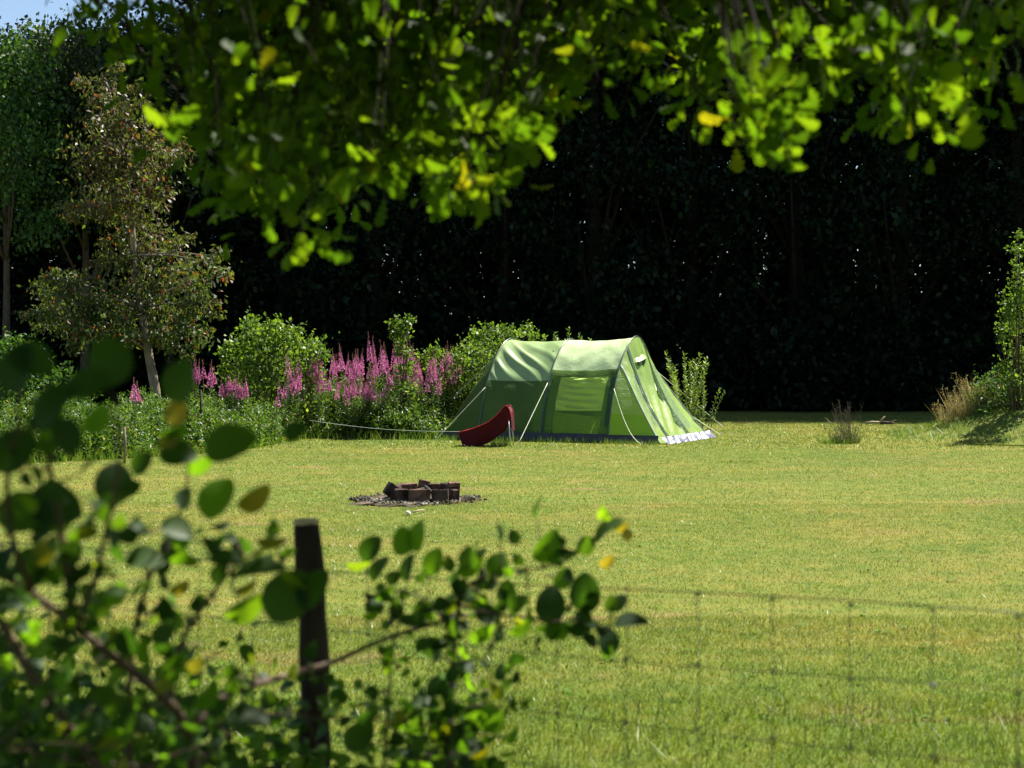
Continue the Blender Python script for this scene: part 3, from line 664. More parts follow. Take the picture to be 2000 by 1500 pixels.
surf('living_side', bd, 30, 30, M['far_window'], b0=.75, b1=1)
def rear(a, b):
    v, z = hoop(b); k = a; hw = (v-1.5)*(1-.2*k**1.5)
    zz = z*.985*(1-k**1.15); kk = .02*math.sin(b*40)*math.sin(math.pi*k)
    return W_(UA-1.25*(k**.95)*(1-.1*abs(v-1.5)/1.5)+kk, 1.5+hw, max(zz, 0))
surf('rear_canopy', rear, 26, 90, M['tent_green'])
bf = body(UB, UC, .98, 1.0, off=.004)
surf('side_blind', lambda a, b: bf(a, b)-DV*(.014*math.sin(b*260+1.6*math.sin(a*5)+a*6)*math.sin(math.pi*(a-.16)/.7)+.008*math.sin(b*110+a*14))+DZ*(-.16*a*(1-(b-.1)/.16) if b < .26 else 0), 40, 50, M['tent_panel'], a0=.16, a1=.86, b0=.118, b1=.257)
bf2 = body(UB, UC, .98, 1.0, off=.0)
surf('lower_side', bf2, 24, 14, M['tent_low'], a0=.15, a1=.87, b0=.0, b1=.118)
bf3 = body(UB, UC, .98, 1.0, off=.018)
for a0_, a1_ in ((.055, .15), (.84, .955)): surf('side_tab', bf3, 4, 6, M['tent_tab'], a0=a0_, a1=a1_, b0=.012, b1=.055)
surf('dark_seam', bf3, 4, 40, M['tent_dark'], a0=.925, a1=.985, b0=.06, b1=.25)
surf('dark_seam', bf3, 4, 40, M['tent_dark'], a0=.015, a1=.045, b0=.0, b1=.25)
surf('eave_band', bf3, 40, 5, M['tent_low'], a0=.0, a1=1, b0=.262, b1=.285)
# inner bedroom hanging inside the rear half
def inner(a, b):
    v, z = hoop(b); return W_(UA+.06+(UB-UA-.2)*a, 1.5+(v-1.5)*.9, z*.9)
surf('inner_bedroom', inner, 8, 40, M['inner'])
surf('inner_curtain', lambda a, b: W_(UB-.15+.02*math.sin(b*40), 1.5+(b-.5)*2.5*(1-.55*a), 1.75*a), 10, 30, M['inner'])
# porch: near and far gussets, then the sloping front
tS = .30                                   # shoulder on the hoop
vS, zS = hoop(tS)
def edge(k, side):                          # k 0 top .. 1 bottom; side 0 near, 1 far
    v0 = vS if side == 0 else 3-vS; v1 = .05 if side == 0 else 2.95
    u = 1.02*(k**.93)-.05*math.sin(math.pi*k); return np.array([u, v0+(v1-v0)*k**1.15, zS*(1-k)])
def gusset(side):
    def f(a, b):                            # b 0 ground..1 shoulder, a 0 hoop..1 edge
        v, z = hoop(tS*b); 
        if side: v = 3-v
        e_ = edge(1-b, side); z_ = z*(1-a)+e_[2]*a
        return W_(e_[0]*a, v*(1-a)+e_[1]*a+(.015*math.sin(a*9+b*5)*a*(1-a)), z_)
    return f
g0 = gusset(0)
surf('porch_side', g0, 16, 24, M['tent_panel'], b0=.36)
surf('porch_side_base', g0, 16, 14, M['tent_tab'], b0=.0, b1=.36)
surf('porch_side', gusset(1), 16, 40, M['tent_lime'])
def frontf(a, b, off=0, wr=0):              # a 0 near..1 far, b 0 top..1 bottom
    t_ = tS+(1-2*tS)*a; v, z = hoop(t_)
    el, er = edge(b, 0), edge(b, 1)
    base = el*(1-a)+er*a
    topz_ = z-zS
    base[2] += topz_*(1-b)**1.6
    base[1] += ((v-(vS+(3-2*vS)*a)))*(1-b)**1.5
    base[0] += -.10*math.sin(math.pi*min(1, b))*math.sin(math.pi*a)+off
    if wr:
        ph = 24*b*.7+a*30; am = b*(1-b)*3.2
        base[0] += wr*am*math.sin(a*34+b*b*16)*(.4+a)
    else: base[0] += .006*math.sin(b*34+3*a)*math.sin(a*40)
    return W_(base[0], base[1], max(base[2], .0))
def fp(name, a0, a1, mat, off=0, wr=0, b0=0, b1=1, nu=8, nv=50): surf(name, lambda a, b: frontf(a, b, off, wr), nu, nv, mat, a0=a0, a1=a1, b0=b0, b1=b1)
fp('front_edge', 0, .10, M['tent_lime'])
fp('front_window', .10, .22, M['tent_window'], .0, b0=.22, b1=.8)
fp('front_panel', .10, .22, M['tent_lime'], .0, b0=0, b1=.22)
fp('front_panel', .10, .22, M['tent_lime'], .0, b0=.8, b1=1)
fp('zip', .20, .25, M['sleeve'], .018, nu=4)
fp('door', .24, .60, M['tent_lime'], .012, .05, nu=50, nv=60)
fp('dark_flap', .58, .69, M['tent_dark'], .016, .01, nu=8)
fp('front_panel', .60, .70, M['tent_lime'])
fp('front_window', .70, .86, M['tent_window'], b0=.15, b1=.85)
fp('front_panel', .70, .86, M['tent_lime'], b0=0, b1=.15)
fp('front_panel', .70, .86, M['tent_lime'], b0=.85, b1=1)
fp('front_edge', .86, 1, M['tent_lime'])
surf('vent_hood', lambda a, b: frontf(.25+.35*a, .13+.03*b+.02*math.sin(math.pi*a), .012+.09*b*math.sin(math.pi*a)), 14, 5, M['tent_lime'])
surf('vent', lambda a, b: frontf(.33+.2*a, .16+.05*b+.03*math.sin(math.pi*a)*b, .02), 8, 3, M['tent_dark'])
# mud skirt and pale hem
def skirt(p0, p1, name, mat, h=.13, o_=.14, nv=70, amp=.03):
    p0, p1 = np.array(p0, float), np.array(p1, float); dr = p1-p0; nrm = np.array([dr[1], -dr[0]]); nrm /= np.linalg.norm(nrm)
    r1, r2 = rng.random(nv+1), rng.random(nv+1)
    def f(a, b):
        k = int(round(b*nv)); q = p0+dr*b+nrm*((1-a)*o_*(.7+.5*r1[k])+.02*a)
        return W_(q[0], q[1], .012+a*h*(1+.25*math.sin(b*50)*(1-a))+amp*(r2[k]-.5)*(1-a)*a*3)
    surf(name, f, 5, nv, mat)
skirt((UA-.05, -.02), (UC, -.02), 'mud_skirt', M['tent_skirt'], .17, .1)
skirt((UA-1.13, .3), (UA, -.02), 'mud_skirt', M['tent_skirt'], .13, .08, 20)
skirt((UC, -.02), (1.0, .03), 'mud_skirt', M['tent_skirt'], .16, .08, 30)
skirt((1.02, .02), (1.02, 2.98), 'front_hem', M['tent_hem'], .13, .16, 60, .16)
# poles
for u, s_ in ((UA, .985), (UB, .98), (UC, 1.0)):
    mb = MB(); pts = []
    for q in np.linspace(0, 1, 80):
        v, z = hoop(q); v, z = out(v, z*s_, .02); pts.append(W_(u, v, max(z, -.02)))
    mb.tube(pts, .0125, 8); mb.build('pole', M['sleeve'], tent, True)
mb = MB()
mb.tube([W_(*edge(q, 0))+DU*.01 for q in np.linspace(0, 1, 30)], .012, 6); mb.build('edge_seam', M['sleeve_pale'], tent, True)
mb = MB(); mb.tube([W_(*edge(q, 1))+DU*.01 for q in np.linspace(0, 1, 30)], .012, 6); mb.build('edge_seam', M['sleeve_pale'], tent, True)
def guy(P0, P1, r_=.008, sag=.0, mid=None):
    P0, P1 = np.array(P0, float)-O, np.array(P1, float)-O
    pts = [P0*(1-s_)+P1*s_+DZ*(-sag*math.sin(math.pi*s_)) for s_ in np.linspace(0, 1, 12)]
    mb = MB(); mb.tube(pts, r_, 5); g_ = mb.build('guy_line', M['rope'], tent, True)
    mb = MB(); d_ = P1-P0; d_[2] = 0; d_ /= np.linalg.norm(d_)
    mb.tube([P1-DZ*.1-d_*.04, P1+DZ*.05+d_*.02], .006, 5); mb.tube([P1+DZ*.05+d_*.02, P1+DZ*.055-d_*.02], .005, 5); mb.build('peg', M['alloy'], g_)
    return g_
def th(u, t_): v, z = hoop(t_); v, z = out(v, z, .03); return O+W_(u, v, z)
guy(th(UA, .2), np.array([(852-HX)/FOC*30, 29.9, .02]), .0055)
guy(th(UB, .22), np.array([(1012-HX)/FOC*28.3, 28.3, .02]), .0055)
guy(th(UC, .2), np.array([(1254-HX)/FOC*28.0, 28.0, .02]), .0055, .22)
guy(th(UC, .72), np.array([(1412-HX)/FOC*35.5, 35.5, .02]), .0055)
guy(O+W_(.75, 2.7, .42), np.array([(1408-HX)/FOC*31.6, 31.6, .02]), .008)
guy(O+W_(UA-.3, 1.5, 1.7), O+W_(UA-2.2, 1.5, .02), .008)

# ---------------------------------------------------------------- red camping chair
d_ = 27.7; ch = empty('camping_chair', P2(950, d_), 'red fabric camping chair with a high back, standing left of the tent', 'camping chair', rz=-R(7))
C0 = np.array(P2(950, d_))
topc = [(895,845),(908,842),(922,838),(950,827),(966,815),(978,803),(984,793),(991,791),(996,801),(999,818),(1000,840)]
botc = [(903,874),(916,876),(932,874),(952,866),(968,853),(980,845),(988,832),(994,826),(998,834),(1001,844)]
tc = smooth_curve(topc, 30, 1); bc = smooth_curve(botc, 30, 1)
def panel(k, dy):
    def f(a, b):
        i = a*29; i0 = int(min(28, i)); fr_ = i-i0
        t1 = tc[i0]*(1-fr_)+tc[min(29, i0+1)]*fr_; b1 = bc[i0]*(1-fr_)+bc[min(29, i0+1)]*fr_
        q = t1*(1-b)+b1*b; p_ = at(q[0], q[1], d_)-C0; p_[1] += dy+.03*math.sin(a*14+b*3)*b+.014*math.sin(a*48+b*9)*b*(1-b*.4)
        return p_
    return f
surf('side_panel', panel(0, 0), 40, 10, M['red'], ch)
surf('side_panel', panel(1, .44), 40, 10, M['red'], ch)
def seat(a, b):                        # sling between the two upper rims, sagging in the middle
    i = a*29; i0 = int(min(28, i)); fr_ = i-i0; t1 = tc[i0]*(1-fr_)+tc[min(29, i0+1)]*fr_
    p_ = at(t1[0], t1[1], d_)-C0; p_[1] += .44*b; p_[2] -= .10*math.sin(math.pi*b)*(1 if a < .75 else .3); return p_
surf('seat', seat, 40, 12, M['red'], ch)
for dy in (0, .44):
    mb = MB(); mb.tube([at(q[0], q[1], d_)-C0+np.array([0, dy, 0.003]) for q in tc[:26]], .008, 7); mb.build('rim', M['red_lit'], ch, True)
    mb = MB(); mb.tube([at(994, 820, d_)-C0+np.array([0, dy-.02, 0]), (at(998.5, 872, d_)-C0)*np.array([1, 1, 0])+np.array([0, dy-.04, 0])], .011, 7); mb.build('leg', M['alloy'], ch, True)
    mb = MB(); mb.tube([at(906, 868, d_)-C0+np.array([0, dy, 0]), (at(908, 876, d_)-C0)*np.array([1, 1, 0])+np.array([0, dy, 0])], .011, 7); mb.build('leg', M['alloy'], ch, True)
grass_clump('grass_tuft', 'tuft of green grass between the red chair and the tent', (at(977, 868, 27.9)*np.array([1, 1, 0])), 160, .2, .16, M['green_blade'], seed=False)
grass_clump('grass_tuft', 'small green tuft on the lawn right of the tent, in front', (at(1440, 905, dist(905))*np.array([1, 1, 0])), 140, .09, .3, M['green_blade'], seed=False)
# little weeds growing up the skirt
n = 1500; s_ = rng.random(n); uu = UA-.7+(1.75-UA)*s_; B = O+DU*uu[:, None]+DV*(-.14-.12*rng.random(n))[:, None]
L = np.stack([rng.normal(0, .3, n), rng.normal(0, .3, n), np.ones(n)], 1)*(.03+.12*rng.random(n)**2)[:, None]; W = np.zeros((n, 3)); W[:, 0] = .005
V = np.stack([B-W, B+W, B+L], 1).reshape(-1, 3)
tag(mesh_np('tent_edge_grass', V, np.arange(3*n).reshape(-1, 3), M['green_blade']), 'uncut grass along the base of the tent', kind='stuff')

# ---------------------------------------------------------------- fire ring
cx, cy = FPC
V = [(0, 0, .035)]; F = []; NR, NA = 9, 44
prof = [(.15, .05), (.3, .045), (.42, .03), (.52, .022), (.62, .02), (.72, .014), (.84, .008), (.95, .004), (1.05, -.01)]
for r_, z in prof:
    for j in range(NA):
        q = j/NA*6.283; rr = r_*(1+(.10*math.sin(q*3+1)+.07*math.sin(q*7)+rng.normal(0, .07))*(r_ > .5))*(.62+.34*max(0, -math.cos(q-.25)) if r_ > .5 else 1)
        rr *= .88; V.append((rr*math.cos(q), rr*math.sin(q), z+rng.normal(0, .006)*(r_ < .9)))
for j in range(NA): F.append((0, 1+j, 1+(j+1) % NA, 1+(j+1) % NA))
me = bpy.data.meshes.new('ash_bed'); me.from_pydata(V, [], [(0, 1+j, 1+(j+1) % NA) for j in range(NA)]+[(1+i*NA+j, 1+(i+1)*NA+j, 1+(i+1)*NA+(j+1) % NA, 1+i*NA+(j+1) % NA) for i in range(8) for j in range(NA)])
o = finish('ash_bed', me, M['ash'], smooth=True); o.location = (cx, cy, .004); tag(o, 'dark ash and bare earth under and around the brick fire ring', kind='stuff')
GB = 'bricks ringed round the fire'
def brick(name_lb, px, d_, z, sz, rz=0, rx=0, ry=0, mat='brick'):
    z *= .9; sz = (sz[0], sz[1], sz[2]*.9)
    mb = MB(); mb.box((0, 0, 0), sz, 0, 0, 0, .004); o = mb.build('brick', M[mat]); o.location = ((px-HX)/FOC*d_, d_, z); o.rotation_euler = (rx, ry, rz)
    tag(o, name_lb, 'brick', GB)
f0 = 17.0
brick('sooty brick at the left end of the front of the fire ring', 784, f0+.02, .085, (.15, .09, .165), R(14), 0, 0, 'sooty')
brick('long reddish brick standing in the middle front of the fire ring', 819, f0-.02, .088, (.235, .09, .165), 0, R(-4))
brick('rounded dark brick right of the middle front of the fire ring', 860, f0+.02, .085, (.19, .09, .16), R(-6), 0, 0, 'sooty')
brick('small brick turned inward at the right front of the fire ring', 883, f0+.13, .085, (.14, .1, .15), R(-48), 0, 0, 'sooty')
brick('flat brick resting on top at the right end of the fire ring', 887, 17.22, .205, (.125, .2, .055), R(8), R(0), R(3), 'brick')
brick('upright brick supporting the flat one at the right end of the fire ring', 888, 17.3, .09, (.09, .2, .17), R(8), 0, 0, 'sooty')
brick('brick tipped outward like a wedge at the left end of the fire ring', 766, 17.12, .135, (.16, .1, .16), R(24), R(0), R(38), 'sooty')
brick('dark brick behind the tipped one at the left of the fire ring', 772, 17.4, .1, (.1, .2, .17), R(-14), 0, R(-10), 'sooty')
brick('left brick of the back row of the fire ring', 797, 17.68, 0.095, (.22, .09, .17), R(18), 0, R(-4), 'brick')
brick('broken brick standing proud in the middle of the back row of the fire ring', 828, 17.75, 0.125, (.13, .09, .18), R(3), 0, R(9), 'brick')
brick('right brick of the back row of the fire ring', 851, 17.72, 0.095, (.2, .09, .16), R(-8), 0, R(2), 'brick')
brick('brick closing the back right of the fire ring', 874, 17.6, .11, (.16, .09, .16), R(-35), 0, 0, 'sooty')
# stones, charcoal
n = 260; mb = MB()
for k in range(n):
    q = random.random()*6.28; r_ = .44+abs(random.gauss(0, .1)); s_ = random.uniform(.006, .022)
    mb.box((cx+r_*1.1*math.cos(q)-(.1 if math.cos(q) < 0 else 0), cy+r_*math.sin(q), .014+s_*.4), (s_*2, s_*1.6, s_), random.random()*3, random.random(), 0)
tag(mb.build('charcoal_bits', M['char']), 'scattered charcoal and grit round the fire ring', kind='stuff')
mb = MB()
for k in range(60):
    q = random.random()*6.28; r_ = random.uniform(.46, .7); s_ = random.uniform(.005, .012)
    mb.box((cx+r_*math.cos(q), cy+r_*math.sin(q), .02), (s_*2, s_*1.5, s_), random.random()*3)
tag(mb.build('pale_grit', M['stone']), 'pale stone chips scattered round the fire ring', kind='stuff')
n = 900; q = rng.random(n)*6.283; r_ = .42+np.abs(rng.normal(0, .22, n)); x = cx+r_*1.15*np.cos(q); y = cy+r_*np.sin(q)
B = np.stack([x, y, np.zeros(n)], 1); L = np.stack([rng.normal(0, .5, n), rng.normal(0, .5, n), np.ones(n)], 1)*(.015+.05*rng.random(n)**1.5)[:, None]; W = np.zeros((n, 3)); W[:, 0] = .0035
tag(mesh_np('scorched_grass', np.stack([B-W, B+W, B+L], 1).reshape(-1, 3), np.arange(3*n).reshape(-1, 3), M['dry_grass']), 'scorched dry grass round the fire ring', kind='stuff')
for k, (dx, dy, an_, L_) in enumerate(((-.1, .05, .5, .3), (.12, -.02, 2.2, .26))):
    mb = MB(); mb.tube([(-L_/2*math.cos(an_), -L_/2*math.sin(an_), .07), (0, 0, .09), (L_/2*math.cos(an_), L_/2*math.sin(an_), .12+.03*k)], [.025, .022, .015], 7)
    o = mb.build('charred_log', M['char'], smooth=True); o.location = (cx+dx, cy+dy, 0); tag(o, ('charred log end lying in the left of the fire ring', 'charred branch lying in the right of the fire ring')[k], 'firewood')
p_ = at(797, 1005, dist(1005)); mb = MB()
mb.tube([(0, 0, -.01), (0, 0, .0), (.004, 0, .014), (.01, .004, .024)], [.018, .032, .026, .01], 9)
o = mb.build('stone', M['stone'], smooth=True); o.location = (p_[0], p_[1], .012); o.rotation_euler = (.2, .3, 0); tag(o, 'small white stone on the grass in front of the fire ring', 'stone')
mb = MB(); mb.tube([(0, 0, .02), (.06, .1, .03), (.1, .22, .02)], [.01, .009, .006], 6); o = mb.build('stick', M['dry'], smooth=True); o.location = (p_[0]+.05, p_[1]+.05, .0)
tag(o, 'short pale stick between the white stone and the fire ring', 'stick')

# ---------------------------------------------------------------- wire fence in the foreground
fa, fb = np.array([-.468, 3.5]), np.array([.88, 2.85]); fd_ = (fb-fa)/np.linalg.norm(fb-fa)
fe = empty('wire_fence', (fa[0], fa[1], 0), 'out of focus square mesh wire fence on a thin dark post in the foreground', 'fence')
FO = np.array([fa[0], fa[1], 0]); FD = np.array([fd_[0], fd_[1], 0])
pt = at(598, 1020, 3.5)-FO; pb = (at(618, 1500, 3.4)-FO); slope = (pb-pt)/(pt[2]-pb[2]); bot = pt+slope*(pt[2]+.1)
mb = MB(); pts = [pt+(bot-pt)*s_+np.array([.006*math.sin(s_*9), 0, 0]) for s_ in np.linspace(1, 0.004, 26)]
mb.tube(pts, [.0315+.0025*math.sin(k*1.7)+.006*(1-k/25) for k in range(26)], 14); mb.build('post', M['post'], fe, True)
mb = MB(); mb.tube([pt+np.array([0, 0, -.004]), pt+np.array([0, 0, .007])], [.0305, .029], 14); mb.build('post_top', M['cut'], fe)
mb = MB(); zs = [1.13, .99, .86, .74, .63, .53, .44, .36, .28, .2, .1]
L0, L1 = -3.2, 3.2
for z in zs:
    mb.tube([FD*s_+np.array([0, -.03, z+.008*math.sin(s_*3+z*9)]) for s_ in np.linspace(L0, L1, 40)], .0012 if z < 1.1 else .0015, 5, False)
for k in np.arange(L0, L1, .153):
    mb.tube([FD*(k+.004*math.sin(z*20+k*7))+np.array([0, -.033, z]) for z in np.linspace(.1, 1.135, 12)], .0011, 5, False)
    for z in zs[:6]: mb.tube([FD*(k-.006)+np.array([0, -.033, z]), FD*(k+.006)+np.array([0, -.033, z])], .003, 5)
mb.build('wire_mesh', M['wire'], fe, True)

# ---------------------------------------------------------------- foreground shrubs
def px_tube(mb, pl, d0, d1, r0, r1, B):
    n = len(pl); dd = np.linspace(d0, d1, n); pts = np.array([at(p_[0], p_[1], dd[i]) for i, p_ in enumerate(pl)])
    pts = smooth_curve(pts, n*5)
    mb.tube(pts-B, np.linspace(r0, r1, len(pts)), 8); return pts
def along(pts, n, spread, t0=0, t1=1):
    q = t0+(t1-t0)*rng.random(n); s_ = np.linspace(0, 1, len(pts)); c = np.stack([np.interp(q, s_, pts[:, a_]) for a_ in range(3)], 1)
    D = rdir(n); return c+D*(spread*rng.random(n))[:, None], D
def key(lst, d0, B, bright=False):           # individually posed leaves: centre px, length px, angle (0 = right, 90 = up), face tilt, depth offset
    P, D, N, S = [], [], [], []
    for (cx_, cy_, L, an, tilt, dz) in lst:
        d = d0+dz; D_ = np.array([math.cos(R(an)), .15*math.sin(cx_), math.sin(R(an))]); s_ = L/FOC*d*(.84 if dz < -.3 else .94)
        c = at(cx_, cy_, d)-D_*s_*.5; P.append(c-B); D.append(D_)
        tl = -42-tilt*.2 if bright else tilt+12
        N.append(np.array([(.3 if bright else .5)*math.sin(cy_)-(.25 if bright else 0), -math.cos(R(tl)), math.sin(R(tl))])); S.append(s_)
    return np.array(P), np.array(D), np.array(N), np.array(S)
SN = np.array(SUN)
def shrub(name, label, base, branches, keys, extra, mat_main='alder_leaf', sunny=.3):
    B = np.array([base[0], base[1], 0.]); e = empty(name, B, label, 'shrub'); mb = MB(); allp = []
    for pl, d0, d1, r0, r1 in branches: allp.append(px_tube(mb, pl, d0, d1, r0, r1, B))
    P, D, N, S = [], [], [], []
    for bi, n, spread, t0, t1, sz in extra:
        c, dd = along(allp[bi], n, spread, t0, t1); P.append(c-B); D.append(dd+np.array([0, 0, .25])); N.append(rdir(n, (0, -.5, .2))); S.append(sz*(.3+1.0*rng.random(n)))
        for q in range(0, n, 3):       # twiglets
            j = np.argmin(np.linalg.norm(allp[bi]-c[q], axis=1)); mb.tube([allp[bi][j]-B, c[q]-B], [.0022, .001], 4, False)
    mb.build('branches', M['twig'], e, True)
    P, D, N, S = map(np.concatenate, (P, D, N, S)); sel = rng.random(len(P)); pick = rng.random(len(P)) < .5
    for nm, mt, msk in (('foliage', mat_main, sel < 1-sunny), ('sunlit_foliage', 'sunlit_leaf', sel >= 1-sunny)):
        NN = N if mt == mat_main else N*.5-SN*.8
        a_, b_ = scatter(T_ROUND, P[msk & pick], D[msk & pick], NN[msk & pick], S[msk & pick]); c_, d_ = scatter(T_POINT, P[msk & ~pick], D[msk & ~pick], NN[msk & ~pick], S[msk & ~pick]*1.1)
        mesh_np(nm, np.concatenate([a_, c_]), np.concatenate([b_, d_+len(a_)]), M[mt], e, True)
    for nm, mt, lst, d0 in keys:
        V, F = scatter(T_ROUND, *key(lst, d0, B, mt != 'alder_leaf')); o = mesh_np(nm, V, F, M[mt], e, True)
        if mt == 'yellow_leaf': o['label'] = 'yellow turning leaves'
    return e
L_br = [([(210,1560),(190,1490),(120,1405),(60,1320),(5,1215),(-60,1130)], 2.2, 2.2, .010, .006),
        ([(380,1600),(375,1420),(330,1370),(260,1310),(150,1230),(60,1150),(-20,1110)], 2.4, 2.1, .010, .004),
        ([(140,1190),(125,1080),(115,1010),(90,870),(60,780)], 2.15, 1.9, .006, .002),
        ([(376,1420),(440,1350),(520,1332),(580,1312),(650,1296),(740,1250),(880,1208),(960,1190)], 2.4, 3.0, .007, .003),
        ([(255,1560),(250,1400),(256,1260),(280,1150),(330,1050),(370,960),(368,860)], 2.5, 2.3, .006, .0015),
        ([(330,1380),(350,1250),(420,1150),(480,1080),(560,1060)], 2.4, 2.4, .005, .0015),
        ([(60,1150),(20,1050),(10,950),(30,850),(40,760)], 2.1, 1.8, .005, .002),
        ([(150,1230),(190,1120),(210,1020),(240,900),(215,760)], 2.15, 1.75, .005, .0015),
        ([(380,1500),(460,1420),(520,1390),(600,1400)], 2.5, 2.6, .004, .001),
        ([(300,1500),(100,1480),(0,1450)], 2.3, 2.1, .004, .001)]
Lk_dark = [(215,705,125,80,10,-.55),(350,745,105,85,20,-.5),(100,790,130,60,20,-.6),(30,720,120,80,10,-.6),(45,1000,110,20,20,-.2),(105,985,110,-20,10,-.2),(222,945,95,80,10,-.1),(345,885,75,10,20,0),(445,865,110,30,15,-.1),
           (575,842,52,45,20,0),(25,880,120,60,20,-.4),(275,905,55,60,30,0),(245,955,60,30,20,0),(280,1090,80,10,40,0),(195,1182,60,80,10,0),(500,1110,110,25,60,0),(560,1165,120,60,20,0),(440,1090,70,10,50,0),(345,1030,70,-10,40,0),
           (610,1150,90,70,60,0),(170,750,100,30,30,-.6),(130,850,90,-60,20,-.5),(480,1400,90,10,50,.1),(60,1100,90,30,30,-.1),(20,1170,80,10,40,-.1),(60,700,110,-20,20,-.6)]
Lk_bright = [(422,972,95,70,5,0),(355,1055,45,60,5,0),(340,850,60,10,10,0),(190,820,70,40,60,-.3),(480,1190,90,15,15,0),(240,1265,70,30,10,0),(120,1020,50,45,10,0),(350,1090,40,30,20,0),(570,1135,60,-50,20,0),(150,1045,40,20,10,0),(390,910,60,10,50,0)]
Lk_yel = [(345,806,58,80,5,0),(498,975,78,20,5,0),(530,1060,62,-15,20,0),(330,858,45,40,10,0),(118,1000,45,60,10,0),(380,1300,40,30,10,0),(480,1150,50,10,60,0),(350,1150,45,20,50,.1)]
def bases(px, d): return ((px-HX)/FOC*d, d)
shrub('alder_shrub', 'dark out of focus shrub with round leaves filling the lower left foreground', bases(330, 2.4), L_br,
      [('dark_leaves', 'alder_leaf', Lk_dark, 2.3), ('bright_leaves', 'sunlit_leaf', Lk_bright, 2.3), ('yellow_leaves', 'yellow_leaf', Lk_yel, 2.3)],
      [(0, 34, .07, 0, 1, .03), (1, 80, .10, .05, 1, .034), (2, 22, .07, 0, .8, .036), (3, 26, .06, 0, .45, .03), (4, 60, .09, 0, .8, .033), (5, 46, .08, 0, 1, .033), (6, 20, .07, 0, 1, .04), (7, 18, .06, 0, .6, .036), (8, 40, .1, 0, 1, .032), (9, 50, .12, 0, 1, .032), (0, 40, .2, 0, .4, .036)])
R_br = [([(880,1600),(878,1430),(885,1300),(892,1210),(895,1150),(930,1128),(1000,1112),(1060,1110)], 2.9, 2.9, .007, .002),
        ([(750,1600),(752,1450),(762,1330),(765,1260),(790,1180),(800,1110)], 3.0, 2.9, .004, .0012),
        ([(890,1250),(840,1170),(780,1150),(715,1150)], 2.9, 2.9, .003, .001),
        ([(885,1300),(940,1280),(958,1300),(955,1370)], 2.9, 2.9, .003, .001),
        ([(890,1180),(960,1200),(1060,1210),(1140,1220),(1200,1235)], 2.9, 2.85, .003, .001),
        ([(870,1560),(930,1480),(960,1400),(1020,1330)], 3.0, 3.0, .003, .001),
        ([(870,1560),(800,1450),(740,1400)], 3.0, 3.0, .003, .001),
        ([(1060,1110),(1100,1100),(1160,1060),(1190,1020)], 2.9, 2.9, .002, .001)]
Rk_b = [(787,1057,62,70,5,0),(813,1048,66,95,5,0),(846,1098,58,80,5,0),(970,1105,58,60,10,0),(920,1110,62,10,30,0),(1070,1068,80,35,10,0),(1100,1130,50,40,20,0),(1100,1230,60,20,40,0),(860,1420,60,40,10,0),(950,1400,60,80,40,0),(1185,1272,32,95,5,0),(750,1160,50,10,40,0),(1020,1225,60,20,40,0),(700,1105,50,-10,50,0),(880,1185,40,20,30,0),(940,1240,60,10,30,0)]
Rk_d = [(722,1072,60,65,10,0),(738,1110,60,70,50,0),(1075,1182,80,70,10,0),(1143,1160,82,100,15,0),(1185,1032,75,55,70,0),(1230,1212,72,22,60,0),(1188,1252,62,85,10,0),(990,1160,55,100,40,0),(1110,1085,42,50,60,0),(795,1110,60,90,60,0),(1140,1215,50,110,20,0),(1080,1230,50,80,30,0),(860,1340,70,30,50,0),(830,1370,60,10,50,0),(700,1440,70,50,50,0),(1010,1180,50,60,30,0),(900,1460,80,30,50,0)]
Rk_y = [(1215,1030,34,10,10,0),(1186,1098,36,20,20,0),(1225,1045,28,80,10,0),(930,1180,40,10,40,0)]
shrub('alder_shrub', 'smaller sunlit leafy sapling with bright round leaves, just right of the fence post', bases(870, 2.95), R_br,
      [('bright_leaves', 'sunlit_leaf', Rk_b, 2.9), ('dark_leaves', 'alder_leaf', Rk_d, 2.9), ('yellow_leaves', 'yellow_leaf', Rk_y, 2.9)],
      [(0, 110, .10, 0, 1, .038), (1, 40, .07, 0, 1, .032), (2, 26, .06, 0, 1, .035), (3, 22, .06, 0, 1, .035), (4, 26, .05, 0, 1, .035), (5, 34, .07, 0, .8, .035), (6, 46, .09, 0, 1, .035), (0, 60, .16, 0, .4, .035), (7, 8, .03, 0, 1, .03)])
# bramble thicket low at the fence
n = 1800; px = np.abs(rng.normal(0, 1, n))*430-120; d_ = 3.0+rng.random(n)*.9; py = 1500-np.abs(rng.normal(0, 1, n))*(150-np.clip(px, 0, 900)*.08)+40
k_ = px < 960; px, py, d_ = px[k_], py[k_], d_[k_]; n = len(px)
P = np.stack([(px-HX)/FOC*d_, d_, CH+(HY-py)/FOC*d_], 1); P[:, 2] = np.maximum(P[:, 2], .03)
V, F = scatter(T_ROUND, P, rdir(n), rdir(n, (0, -.5, 1)), .02+.025*rng.random(n))
tag(mesh_np('bramble_thicket', V, F, M['bramble_leaf']), 'tangle of small leaves along the foot of the fence on the left', kind='stuff')

